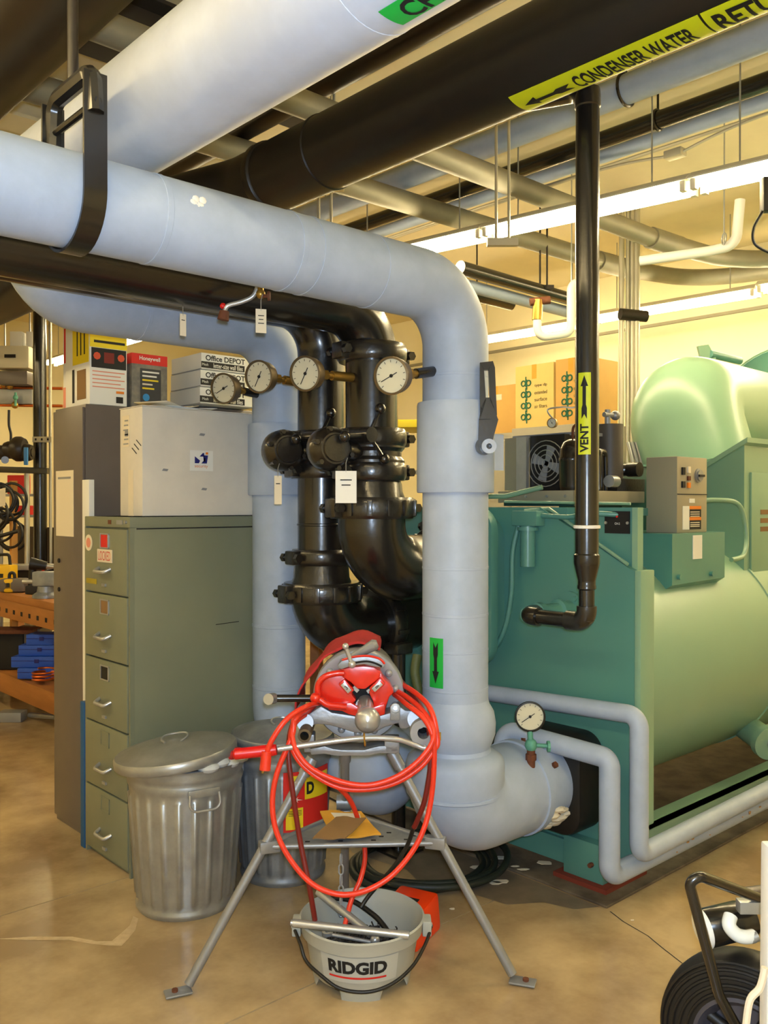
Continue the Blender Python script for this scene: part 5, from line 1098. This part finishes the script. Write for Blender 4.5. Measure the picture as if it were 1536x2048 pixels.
# ------------------------------------------------------------------ envelopes on the tray
def sheet(name, c4, m, label, th, bulge=.0, cat='envelope'):
    mb = MB(); n = 8; a, b, c, d = c4
    for s in (1, -1):
        for i in range(n+1):
            for j in range(n+1):
                u, v = i/n, j/n; p = a*(1-u)*(1-v) + b*u*(1-v) + c*u*v + d*(1-u)*v
                e = math.sin(math.pi*u)*math.sin(math.pi*v); mb.v.append(p + UP*(s*th/2 + s*bulge*max(0, e) + .0025*math.sin(9*u+5*v)))
    m_ = (n+1)**2
    for i in range(n):
        for j in range(n):
            q = i*(n+1)+j; f = (q, q+1, q+n+2, q+n+1); mb.f.append(f); mb.f.append(tuple(x+m_ for x in f[::-1]))
    ring_ = [j for j in range(n+1)] + [i*(n+1)+n for i in range(1, n+1)] + [n*(n+1)+j for j in range(n-1, -1, -1)] + [i*(n+1) for i in range(n-1, 0, -1)]
    for p, q in zip(ring_, ring_[1:]+ring_[:1]): mb.f.append((p, q, q+m_, p+m_))
    return mb
ze = .425
e1 = [W(665, 1688, 2.94), W(762, 1672, 2.98), W(722, 1622, 3.10), W(640, 1632, 3.10)]
for p, z in zip(e1, (.437, .437, .470, .475)): p.z = z
t = thing('padded_envelope', 'orange-yellow padded envelope on the tripod tray', 'envelope', tuple(sum(e1, V(0,0,0))/4 - UP*.02)); part('envelope_body', sheet('', e1, M_ENV, '', .006, .008), M_ENV, t)
mid = [e1[0]*.45+e1[1]*.15+e1[2]*.1+e1[3]*.3, e1[0]*.15+e1[1]*.5+e1[2]*.25+e1[3]*.1, e1[0]*.0+e1[1]*.25+e1[2]*.6+e1[3]*.15, e1[0]*.2+e1[1]*.0+e1[2]*.2+e1[3]*.6]
part('address_label', MB().add([p + UP*.0145 for p in mid], [(0,1,2,3)]), M_PAPER, t, smooth=0)
e2 = [W(625, 1690, 2.93), W(690, 1688, 2.92), W(732, 1655, 3.0), W(672, 1650, 3.02)]
for p, z in zip(e2, (.432, .436, .474, .474)): p.z = z + .010
solo('brown_envelope', sheet('', e2, M_ENVB, '', .004, .002), M_ENVB, 'thin brown envelope lying on the padded envelope', 'envelope')
# ------------------------------------------------------------------ oil bucket and its contents
bc = W(724, 1900, 2.905); bc.z = 0
t = thing('oil_bucket', 'grey plastic bucket with black brand lettering under the tripod', 'bucket', tuple(bc), MROT)
n = 96; prof = [(.158, 0, 1), (.163, .03, 1), (.168, .045, 0), (.175, .09, 0), (.186, .155, 0), (.187, .158, 0), (.199, .160, 0), (.204, .195, 0), (.206, .200, 0), (.200, .204, 0), (.195, .198, 0), (.180, .155, 0), (.162, .05, 0), (.0, .045, 0)]
mb = MB(); vs = []; fs = []
for r_, z_, ft in prof:
    for j in range(n):
        a = 2*math.pi*j/n; zz = z_; rr = r_
        if ft:
            k_ = math.cos(4*(a - math.pi*1.5)); zz = z_ if k_ > -.15 else max(z_, .026)
            if k_ <= -.15: rr -= .006
        vs.append(bc + RV*(rr*math.cos(a)) + FV*(rr*math.sin(a)) + UP*zz)
for i in range(len(prof)-1):
    for j in range(n): fs.append((i*n+j, i*n+(j+1) % n, (i+1)*n+(j+1) % n, (i+1)*n+j))
mb.add(vs, fs); part('bucket_body', mb, M_BUCKET, t, smooth=35)
for s in (-1, 1):
    p = bc + RV*(s*.212) - FV*.02 + UP*.175; lg = part('handle_lug', MB().obox(p, RV, FV, UP, .030, .06, .05), M_BUCKET, t, bevel=.006)
    part('lug_pin', MB().cyl(p - RV*(.018), p + RV*.018, .009, n=12), M_BUCKL, lg)
def bk(px, py, ex=.222):
    # point hanging on the outside of the bucket
    x = (px-724)/1770*2.72; a = -math.sqrt(max(0, ex*ex - min(x*x, ex*ex*.98))); p = bc + RV*x + FV*a
    d = p.x*FX + p.y*FY; p.z = 1.55 - (py-1010)/1770*d; return p
part('bail_handle', MB().tube(spline([bc - RV*.226 - FV*.02 + UP*.175, bk(598, 1890), bk(612, 1925), bk(645, 1955), bk(685, 1982), bk(740, 1988), bk(790, 1970), bk(830, 1935), bk(858, 1890), bc + RV*.228 - FV*.02 + UP*.175], 8), .0055, 10), M_RUBBER, t)
def bmap(a0, z0, lift):
    def f(x, y):
        z = z0 + y; r_ = .166 + (z-.03)*(.186-.166)/.125 + lift; a = -math.pi/2 + a0 + x/.178
        return bc + RV*(r_*math.cos(a)) + FV*(r_*math.sin(a)) + UP*z
    return f
def wrap(mb_name, w_, h_, f, m, par, nx=16, ny=3):
    q = MB()
    for i in range(nx+1):
        for j in range(ny+1): q.v.append(f(-w_/2 + w_*i/nx, -h_/2 + h_*j/ny))
    for i in range(nx):
        for j in range(ny): b = i*(ny+1)+j; q.f.append((b, b+ny+1, b+ny+2, b+1))
    return part(mb_name, q, m, par, smooth=60)
lp = wrap('label_panel', .255, .085, bmap(-.03, .108, .0012), M_BUCKL, t)
write('RIDGID', .188, .043, bmap(-.06, .117, .0028), M_INK, lp, bold=.03)
wrap('red_underline', .188, .0065, bmap(-.06, .083, .0026), M_INKR, lp)
solo('steel_bar', MB().cyl(W(586, 1846, 2.80), W(818, 1871, 2.755), .0125, n=18).cyl(W(581, 1845, 2.80), W(586, 1846, 2.80), .009, n=12), M_STEEL, 'steel tube laid across the bucket rim', 'pipe')
solo('steel_bar', MB().cyl(W(636, 1783, 3.0), W(742, 1868, 2.86), .0135, n=18), M_STEEL, 'bright steel tube leaning inside the bucket', 'pipe')
solo('chrome_wrench', MB().cyl(W(655, 1868, 2.86), W(742, 1884, 2.83), .006, n=12).ball(W(750, 1880, 2.83), .016, 14).lathe([(.008, -.005), (.018, -.005), (.018, .005), (.008, .005)], W(655, 1866, 2.86), UP, 16, closed=True), M_STEEL, 'chrome wrench lying in the bucket', 'wrench')
solo('rubber_hose', MB().tube(spline([W(622, 1812, 3.02), W(650, 1798, 3.05), W(700, 1800, 3.04), W(745, 1828, 2.98), W(768, 1852, 2.94), W(780, 1872, 2.90)], 7), .009, 10), M_RUBBER, 'black rubber hose curled inside the bucket', 'hose')
sv = MB(); random.seed(9)
for k in range(140):
    a = random.random()*6.28; r_ = .13*math.sqrt(random.random()); p = bc + RV*(r_*math.cos(a)) + FV*(r_*math.sin(a)) + UP*(.088 + .03*random.random())
    sv.tube([p, p + V(random.uniform(-.02,.02), random.uniform(-.02,.02), random.uniform(-.005,.02)), p + V(random.uniform(-.03,.03), random.uniform(-.03,.03), .01)], .0025, 5)
sv.lathe([(.150, .058), (.162, .072), (.10, .092), (0, .10)], bc, UP, 32)
solo('metal_shavings', sv, mat('oily_shavings', (.16, .14, .13), .5, 0, .5, 60), 'dark oily metal shavings filling the bucket bottom', 'shavings', kind='stuff')
# ------------------------------------------------------------------ foot pedal, hose, paint chips
pc = W(815, 1862, 3.17); pc.z = 0; pr = math.radians(-28)
t = thing('foot_pedal', 'orange-red foot pedal housing behind the bucket', 'foot pedal', tuple(pc), MROT + pr)
mb = MB().add([V(-.085,-.10,0), V(.085,-.10,0), V(.085,.11,0), V(-.085,.11,0), V(-.078,-.085,.115), V(.078,-.085,.115), V(.078,.10,.135), V(-.078,.10,.135)], [(3,2,1,0),(4,5,6,7),(0,1,5,4),(1,2,6,5),(2,3,7,6),(3,0,4,7)])
part('pedal_housing', mb, mat('pedal_orange', (.90, .24, .04), .35), t, bevel=.014, local=True)
part('rating_plate', MB().add([V(-.05,-.05,.1205), V(.035,-.05,.1205), V(.035,.03,.128), V(-.05,.03,.128)], [(0,1,2,3)]), M_INK, t, smooth=0, local=True)
hc = W(835, 1705, 3.78); hc.z = 0
t = thing('garden_hose', 'dark green hose coiled on the floor under the grey elbows', 'hose', tuple(hc))
for k in range(4):
    part('hose_coil', MB().tube([hc + V((.30-.022*(k % 3)+.012*k)*math.cos(a) + .02*k, (.26+.01*k)*math.sin(a) - .015*k, .016 + .022*(k // 2) + .006*math.sin(3*a+k)) for a in [2*math.pi*i/48 for i in range(48)]], .015, 10, closed=True), M_HOSE, t)
hs = spline([W(835, 1310, 3.35), W(830, 1345, 3.33), W(838, 1390, 3.32), W(836, 1440, 3.34)], 6)
solo('green_hose', MB().tube(hs, .018, 12), mat('olive_hose', (.34, .36, .18), .6, 0, .5, 40, .2, 60), 'short olive hose hanging beside the foremost grey pipe', 'hose')
random.seed(21); ch = MB()
for (px, py, s_) in ((1005, 1725, .05), (1048, 1748, .03), (990, 1770, .04), (1003, 1766, .05), (1090, 1735, .05), (905, 1822, .016), (952, 1738, .04), (985, 1730, .02), (770, 1842, .01), (1265, 1845, .012), (1030, 1742, .02)):
    x = (px-768)/1770; y = (py-1010)/1770; d = 1.55/y; c = W(px, py, d); c.z = .0145 if (c.x > 2.9 and c.y > 1.92) else .002
    k = 6; pts = [(s_*random.uniform(.5, 1)*math.cos(2*math.pi*i/k), .5*s_*random.uniform(.5, 1)*math.sin(2*math.pi*i/k)) for i in range(k)]
    ch.prism(pts, c, RV, FV, UP, .002)
solo('paint_chips', ch, M_PAPER, 'white flakes of paint and insulation scattered on the floor', 'debris', kind='stuff')
# ------------------------------------------------------------------ cart at lower right
wc = W(1502, 2070, 2.18); wc.z = .222
axw = (-FV*.80 - RV*.60).normalized()
t = thing('utility_cart', 'black tubular cart with a rubber-tyred wheel, lower right corner', 'cart', (wc.x, wc.y, 0))
ty = part('tyre', MB().lathe([(.125, -.055), (.16, -.06), (.20, -.052), (.217, -.03), (.221, 0), (.217, .03), (.20, .052), (.16, .06), (.125, .055)], wc, axw, 56, closed=True), M_RUBBER, t)
for k, (r_, h_) in enumerate(((.140, .0595), (.158, .061), (.176, .0595), (.193, .055), (.207, .046))): part('tyre_rib', MB().tube(circle(wc + axw*h_, axw, r_, 48), .0045, 6, closed=True), M_RUBBER, ty)
rim = part('wheel_rim', MB().lathe([(.095, .02), (.128, .045), (.128, .055), (.118, .058), (.10, .035), (.095, .02)], wc, axw, 48), mat('rim_grey', (.30, .30, .34), .4, .3), t)
for k in range(4):
    a = k*math.pi/2 + .5; s1 = axw.cross(UP).normalized(); d = s1*math.cos(a) + UP*math.sin(a); part('spoke', MB().cyl(wc + axw*.02, wc + axw*.03 + d*.11, .014, n=10), M_RUBBER, rim)
part('hub', MB().cyl(wc - axw*.05, wc + axw*.06, .032, n=20), M_RUBBER, t)
part('frame_tube', MB().tube(fillet([W(1510, 2120, 2.06), W(1438, 1990, 2.05), W(1378, 1765, 2.05), W(1400, 1752, 2.05), W(1560, 1812, 2.2), W(1700, 1860, 2.35)], [.1, .02, .02, .1], 8), .0125, 16), M_BLACK, t)
part('frame_bracket', MB().obox(W(1500, 1812, 2.16), RV, FV, UP, .06, .03, .03), M_STEEL, t, bevel=.003)
mc0 = W(1405, 1858, 2.19); mc1 = W(1500, 1835, 2.21)
part('motor_can', MB().lathe([(.0, 0), (.040, .0), (.046, .008), (.046, .10), (.043, .11), (.043, .13), (0, .135)], mc0, mc1-mc0, 36), M_BLACK, t)
part('white_end_ring', MB().lathe([(.03, -.006), (.044, -.005), (.047, .002), (.047, .006), (.03, .006)], mc0, mc1-mc0, 36, closed=True), M_WHITE, t)
part('white_sleeve', MB().tube(spline([W(1462, 1830, 2.15), W(1458, 1850, 2.135), W(1472, 1868, 2.13), W(1490, 1874, 2.13), W(1508, 1872, 2.14)], 6), [.010]+[.0165]*23+[.010], 16), M_PORC, t)
part('striped_lead', MB().cyl(W(1500, 1878, 2.13), W(1516, 1872, 2.13), .012, n=12), M_STEEL, t)
part('deck_bar', MB().tube([W(1490, 1790, 2.4), W(1600, 1775, 2.5)], .02, 12), M_LOCK, t)
t = thing('white_panel', 'white panel edge cut off by the right border beside the cart', 'panel', tuple(W(1560, 2048, 1.9)))  # only the edge of a white panel, modelled as a slim slab
part('panel_body', MB().prism([(-.005, -.603), (.30, -.603), (.30, .22), (.0, .22)], W(1536, 1900, 1.88), RV, UP, FV, .04), M_WHITE, t, bevel=.006); part('panel_clip', MB().tube(spline([W(1530, 1935, 1.87), W(1520, 1975, 1.87), W(1500, 2000, 1.87), W(1492, 2050, 1.87)], 5), .008, 8), M_PAPER, t)
# ------------------------------------------------------------------ workbench at the far left
t = thing('workbench', 'wooden workbench with lower shelf behind the brown cabinet', 'workbench', (2.75, 6.8, 0))
for k in range(5): part('top_plank', MB().box((2.3+.17*k, 5.2, .86), (2.3+.17*k+.166, 8.6, .91)), M_WOOD, t, bevel=.003)
ap = part('apron', MB().box((2.29, 5.2, .735), (2.33, 8.6, .86)), M_WOOD, t, bevel=.003)
for k in range(9): part('apron_slot', MB().box((2.288, 5.5+.145*k, .775), (2.291, 5.5+.145*k+.035, .805)), M_DARK, ap)
part('shelf_board', MB().box((2.32, 5.2, .27), (3.1, 8.6, .32)), M_WOOD, t, bevel=.003); part('shelf_edge', MB().box((2.29, 5.2, .185), (2.325, 8.6, .325)), M_WOOD, t, bevel=.003)
for y in (5.3, 8.4): 
    for x in (2.38, 3.05): part('leg', MB().box((x-.04, y-.04, 0), (x+.04, y+.04, .86)), M_WOOD, t, bevel=.003)
part('back_board', MB().box((3.12, 5.2, .91), (3.14, 8.6, 1.35)), mat('pegboard_dark', (.22, .18, .14), .8), t)
part('clamp_rod', MB().cyl(W(76, 1185, 6.15), W(76, 1252, 6.15), .012, n=10), M_STEEL, t)
def bg(name, px, py, d, w_, dep, h_, m, label, cat, bev=.006, z=None, rot=0.0):
    """small background block: w_ wide, dep deep, h_ high, its bottom middle at the given place"""
    c = W(px, py, d); c.z = c.z if z is None else z; ax_ = RV*math.cos(rot) + FV*math.sin(rot); ay_ = ax_.cross(UP)*-1
    return solo(name, MB().obox(c + UP*h_/2, ax_, ay_, UP, w_, dep, h_), m, label, cat, bevel=bev)
bz_ = .912
def tool_case(px, d, w_, h_, m, label, z=bz_):
    c = W(px, 1150, d); c.z = z; t = thing('tool_case', label, 'tool case', tuple(c))
    part('case_body', MB().obox(c + UP*h_*.35, RV, FV, UP, w_, .14, h_*.7), m, t, bevel=.015); part('case_handle', MB().tube(fillet([c + UP*h_*.68 - RV*w_*.3, c + UP*h_ - RV*w_*.25, c + UP*h_ + RV*w_*.25, c + UP*h_*.68 + RV*w_*.3], .02), .012, 8), M_RUBBER, t); part('case_latch', MB().obox(c + UP*h_*.4 - FV*.072, RV, FV, UP, w_*.3, .006, .03), M_RUBBER, t)
tool_case(8, 6.75, .16, .26, mat('tool_yellow', (.88, .70, .06), .5), 'yellow tool case at the left end of the workbench'); tool_case(24, 6.5, .07, .14, mat('tool_yellow', (.88, .70, .06), .5), 'small yellow tool case next to the power drill')
c = W(66, 1160, 6.35); c.z = bz_; t = thing('power_drill', 'black and red power drill standing on the workbench', 'power tool', tuple(c))
part('drill_body', MB().cyl(c + UP*.22 - FV*.02 - RV*.01, c + UP*.20 + RV*.10, .045, .03, 18), M_RUBBER, t); part('grip', MB().tube([c + UP*.20, c + UP*.04 - RV*.01], .026, 12), M_RUBBER, t); part('battery', MB().obox(c + UP*.03, RV, FV, UP, .09, .07, .06), M_INK, t, bevel=.008); part('red_trim', MB().tube(spline([c + RV*.03 + UP*.05, c + RV*.06 + UP*.08, c + RV*.07 + UP*.16, c + RV*.09 + UP*.19], 5), .010, 8), M_RED, t); part('chuck', MB().cyl(c + UP*.20 + RV*.10, c + UP*.196 + RV*.15, .02, .012, 14), M_STEEL, t)
c = W(92, 1180, 6.1); c.z = bz_; t = thing('bench_vise', 'grey bench vise half hidden by the brown cabinet', 'vise', tuple(c))
part('vise_base', MB().lathe([(.09, 0), (.09, .02), (.06, .04), (.055, .08), (0, .08)], c, UP, 24), M_GALVD, t); part('vise_jaw', MB().obox(c + UP*.13, RV, FV, UP, .16, .09, .10), M_GALVD, t, bevel=.01); part('vise_screw', MB().cyl(c + UP*.11 - RV*.16, c + UP*.11, .015, n=12), M_STEEL, t)
bg('metal_tray', 58, 1120, 7.0, .36, .2, .04, M_ALUP, 'pale metal tray behind the power drill', 'tray', z=1.04); bg('tool_box', 62, 1150, 7.05, .34, .18, .125, M_RUBBER, 'black tool box carrying the pale metal tray', 'tool box', z=bz_)
bg('tool_bag', 30, 1180, 6.5, .20, .14, .10, M_LOCK, 'dark tool bag on the workbench before the yellow cases', 'tool bag', .03, z=bz_)
for (px, d, w_, h_, z, l) in ((86, 6.25, .30, .075, .335, 'lowest blue plastic case on the bench shelf'), (82, 6.27, .36, .075, .411, 'second blue plastic case, longest of the stack'), (88, 6.3, .30, .075, .487, 'third blue plastic case of the stack'), (92, 6.3, .22, .075, .563, 'topmost blue plastic case of the stack')):
    c = W(px, 1300, d); c.z = z; tt = thing('blue_case', l, 'plastic case', tuple(c), 0, 'blue plastic cases on the bench shelf')
    part('case_body', MB().obox(c + UP*h_/2, RV, FV, UP, w_, .16, h_), M_BLUE, tt, bevel=.006); part('case_lid_seam', MB().obox(c + UP*h_*.62, RV, FV, UP, w_+.002, .162, .004), M_INKB, tt); part('case_latch', MB().obox(c + UP*h_*.6 - FV*.082, RV, FV, UP, .03, .006, .025), M_INKB, tt)
c = W(90, 1365, 6.1); c.z = .33; solo('copper_coil', MB().tube([c + V(.08*math.cos(a), .08*math.sin(a), .012 + .0035*a) for a in [i*.35 for i in range(60)]], .008, 8), mat('copper', (.75, .38, .16), .35, .8), 'coil of copper tube on the bench shelf', 'coil')
bg('steel_bracket', 30, 1250, 6.6, .34, .2, .03, M_RUST, 'flat rusty bracket on the middle of the bench', 'bracket', z=.60); bg('storage_bin', 20, 1280, 6.7, .30, .25, .27, M_INK, 'dark storage bin under the bench top', 'bin', z=.325); bg('storage_bin', 62, 1260, 6.7, .22, .22, .30, M_LOCK, 'brown storage bin under the bench top', 'bin', z=.325)
bg('floor_block', 25, 1432, 6.35, .17, .12, .07, M_ALUP, 'pale grey block on the floor under the bench', 'block', z=0); solo('floor_pipe', MB().cyl(W(60, 1430, 6.4) * 1.0, W(112, 1434, 6.2), .02, n=12), M_STEEL, 'steel pipe length lying under the bench', 'pipe')
# upright pipe, struts and wall-side clutter behind the bench
w = W(80, 900, 7.4); t = thing('riser_pipe', 'black riser pipe standing behind the workbench', 'pipe', (w.x, w.y, 0))
part('pipe_run', MB().cyl(V(w.x, w.y, 0), V(w.x, w.y, 3.98), .054, n=28), M_BLACK, t); c = W(85, 879, 7.3); sp = part('strut_bracket', MB().obox(c, RV, FV, UP, .155, .03, .045), M_CONDUIT, t)
for k in (-1, 0, 1): part('strut_hole', MB().obox(c + RV*(.05*k) - FV*.016, RV, FV, UP, .014, .002, .018), M_DARK, sp)
w = W(101, 900, 7.4); solo('upright_conduit', MB().cyl(V(w.x, w.y, 0), V(w.x, w.y, 3.98), .013, n=10), M_CONDUIT, 'thin conduit right beside the black riser pipe', 'conduit')
w = W(27, 1000, 7.3); solo('timber_post', MB().box((w.x-.025, w.y-.025, 0), (w.x+.025, w.y+.025, 1.75)), mat('pine', (.80, .58, .28), .7), 'pale timber post behind the workbench', 'post', bevel=.003)
w = W(54, 1000, 7.3); solo('metal_post', MB().cyl(V(w.x, w.y, 0), V(w.x, w.y, 1.83), .022, n=12), M_CONDUIT, 'silver metal post behind the workbench', 'post')
a = W(-30, 938, 7.2); b = W(96, 942, 7.2); solo('rack_bar', MB().obox((a+b)/2, (b-a).normalized(), FV, UP, (b-a).length, .05, .05), M_BLACK, 'black rack bar across the posts behind the bench', 'bar', bevel=.004)
t = thing('unit_heater', 'off-white wall unit with round nose left of the riser pipe', 'heater', tuple(W(33, 745, 8.2)))
part('heater_case', MB().obox(W(33, 718, 8.2), RV, FV, UP, .33, .25, .21), mat('off_white', (.80, .78, .68), .5), t, bevel=.03); part('heater_plate', MB().obox(W(20, 712, 8.06), RV, FV, UP, .10, .01, .03), M_INK, t); part('flue', MB().obox(W(36, 680, 8.2), RV, FV, UP, .11, .1, .14), M_WHITE, t, bevel=.004); part('flue', MB().obox(W(63, 680, 8.2), RV, FV, UP, .06, .1, .14), M_WHITE, t, bevel=.004); part('heater_foot', MB().obox(W(33, 758, 8.2), RV, FV, UP, .28, .2, .12), M_LOCK, t, bevel=.01)
part('heater_rod', MB().cyl(W(10, 700, 8.25), V(W(10, 700, 8.25).x, W(10, 700, 8.25).y, 3.99), .008, n=6).cyl(W(60, 700, 8.25), V(W(60, 700, 8.25).x, W(60, 700, 8.25).y, 3.99), .008, n=6), M_STEEL, t)
t = thing('copper_manifold', 'copper and brass pipe manifold below the off-white unit', 'manifold', tuple(W(50, 810, 8.3)))
for py in (777, 812): part('copper_pipe', MB().cyl(W(-20, py-2, 8.3), W(125, py, 8.3), .014, n=10), mat('copper', (.75, .38, .16), .35, .8), t)
for (px, py) in ((8, 770), (20, 772), (30, 810)): part('brass_valve', MB().ball(W(px, py, 8.25), .035, 10).cyl(W(px, py, 8.25), W(px, py-12, 8.25), .012, n=8), M_BRASS, t)
part('fin_block', MB().obox(W(35, 795, 8.35), RV, FV, UP, .33, .15, .14), M_ALUP, t, bevel=.01); part('green_valve', MB().ball(W(31, 795, 8.2), .025, 10).cyl(W(31, 812, 8.2), W(31, 785, 8.2), .012, n=8), M_VERD, t); part('drop_cable', MB().tube(spline([W(18, 820, 8.2), W(18, 850, 8.2), W(22, 870, 8.2), W(20, 900, 8.2)], 5), .012, 8), M_RUBBER, t)
t = thing('pump_fittings', 'black pipe fittings on the rack behind the bench', 'fittings', tuple(W(40, 935, 7.25)))
for (px, py, r_) in ((5, 905, .05), (22, 900, .06), (38, 898, .085), (52, 905, .06)): part('fitting', MB().lathe([(0, -.05), (r_, -.05), (r_*1.2, -.02), (r_*1.2, .02), (r_, .05), (0, .05)], W(px, py, 7.2), RV, 20), M_BROWNBLK, t)
part('fitting_pipe', MB().cyl(W(-20, 905, 7.2), W(66, 905, 7.2), .035, n=14), M_BROWNBLK, t); part('small_dial', MB().cyl(W(10, 920, 7.15), W(10, 920, 7.19), .03, n=16), M_GALVD, t)
bg('spirit_level', 52, 930, 7.05, .03, .02, .14, mat('light_blue', (.20, .48, .74), .5), 'short blue level standing on the rack bar', 'level', .003)
rk = W(42, 1000, 7.65); t = thing('wire_rack', 'low steel rack with two boards behind the posts', 'rack', (rk.x, rk.y, 0))
zr = [W(42, 988, 7.6).z, W(42, 1030, 7.6).z]
for z in zr: part('rack_board', MB().obox(V(rk.x, rk.y, z-.01), RV, FV, UP, .34, .2, .02), M_ALUP, t)
for s in (-1, 1): part('rack_post', MB().obox(V(rk.x, rk.y, (zr[0]+.05)/2) + RV*(s*.17), RV, FV, UP, .02, .02, zr[0]+.05), M_ALUP, t)
bg('red_case', 38, 988, 7.62, .16, .1, .16, M_INKR, 'red metal case behind the posts, upper one', 'case', z=zr[0]+.001); bg('red_case', 48, 1030, 7.66, .14, .1, .08, M_INKR, 'red case behind the posts, lower one', 'case', z=zr[1]+.001)
t = thing('cable_coils', 'tangle of black cables hung at the left edge over the bench', 'cables', tuple(W(15, 1110, 7.15)))
random.seed(4)
for k in range(9):
    c = W(2 + random.uniform(-14, 26), 1040 + random.uniform(-50, 45), 7.15 + .02*k); part('cable_loop', MB().tube(circle(c, FV + RV*random.uniform(-.5, .5), .11 + .03*random.random(), 28), .011, 8, closed=True), M_RUBBER, t)
part('cable_bar', MB().cyl(W(-10, 1075, 7.1), W(36, 1062, 7.1), .016, n=10), M_RUBBER, t)
solo('note_sheet', MB().obox(W(3, 995, 7.0), RV*.9+UP*.2, FV, UP, .07, .002, .14), M_PAPER, 'cream note hanging at the left edge', 'paper')
for k, (px, py) in enumerate(((95, 1100), (85, 1105), (100, 1112))): bg('tool_clutter', px, py+8, 7.0, .07, .05, .06+.02*k, (M_RUBBER, M_STEEL, M_INK)[k], ('small black tool behind the vise', 'small shiny tool behind the vise', 'small dark block behind the vise')[k], 'tool', .004, z=bz_)
# ------------------------------------------------------------------ blue step ladder and table seen through the gaps
la = W(812, 1000, 7.0); t = thing('step_ladder', 'blue step ladder with yellow top, glimpsed left of the grey upright', 'ladder', (la.x, la.y, 0))
hx_ = 2.17
MB_BL = mat('ladder_blue', (.16, .46, .62), .5)
for s in (-1, 1):
    for f in (-1, 1): part('rail', MB().obox(la*V(1,1,0).x*0 + V(la.x, la.y, hx_/2) + RV*(s*.17) + FV*(f*.22), RV, (FV + UP*0), UP, .03, .06, hx_), MB_BL, t)
for k in range(6): part('step', MB().obox(V(la.x, la.y, .3*(k+1)) - FV*.22, RV, FV, UP, .34, .08, .03), M_ALUP, t)
part('ladder_cap', MB().obox(V(la.x, la.y, hx_), RV, FV, UP, .42, .54, .06), mat('ladder_yellow', (.86, .78, .10), .5), t, bevel=.008)
tb = W(760, 1240, 5.6); t = thing('small_table', 'low bench with clutter glimpsed between the black pipes', 'table', (tb.x, tb.y, 0))
part('table_top', MB().obox(V(tb.x, tb.y, .86), RV, FV, UP, .9, .5, .04), M_WOOD, t)
for s in (-1, 1): 
    for f in (-1, 1): part('leg', MB().obox(V(tb.x, tb.y, .42) + RV*(s*.4) + FV*(f*.2), RV, FV, UP, .05, .05, .84), M_WOOD, t)
for k in range(5): bg('wood_offcut', 742, 1200, 5.5, .10, .10, .026, mat('pine', (.80, .58, .28), .7), ('lowest', 'second', 'third', 'fourth', 'topmost')[k] + ' pale wood offcut in the small pile between the black pipes', 'wood', .002, z=.881+.027*k)
c = W(772, 1200, 5.45); c.z = .881; t = thing('spray_bottle', 'dark bottle with white band between the black elbows', 'bottle', tuple(c)); part('bottle_body', MB().lathe([(0, 0), (.035, 0), (.035, .12), (.02, .14), (.015, .17), (0, .17)], c, UP, 20), M_INK, t); part('bottle_band', MB().lathe([(.0355, .06), (.0358, .09)], c, UP, 20), M_WHITE, t)
c = W(757, 1200, 5.5); c.z = .881; solo('tin_can', MB().lathe([(0, 0), (.03, 0), (.032, .004), (.030, .03), (.032, .033), (.030, .06), (.032, .09), (.030, .13), (0, .13)], c, UP, 20), M_STEEL, 'shiny ribbed tin beside the dark bottle', 'can')
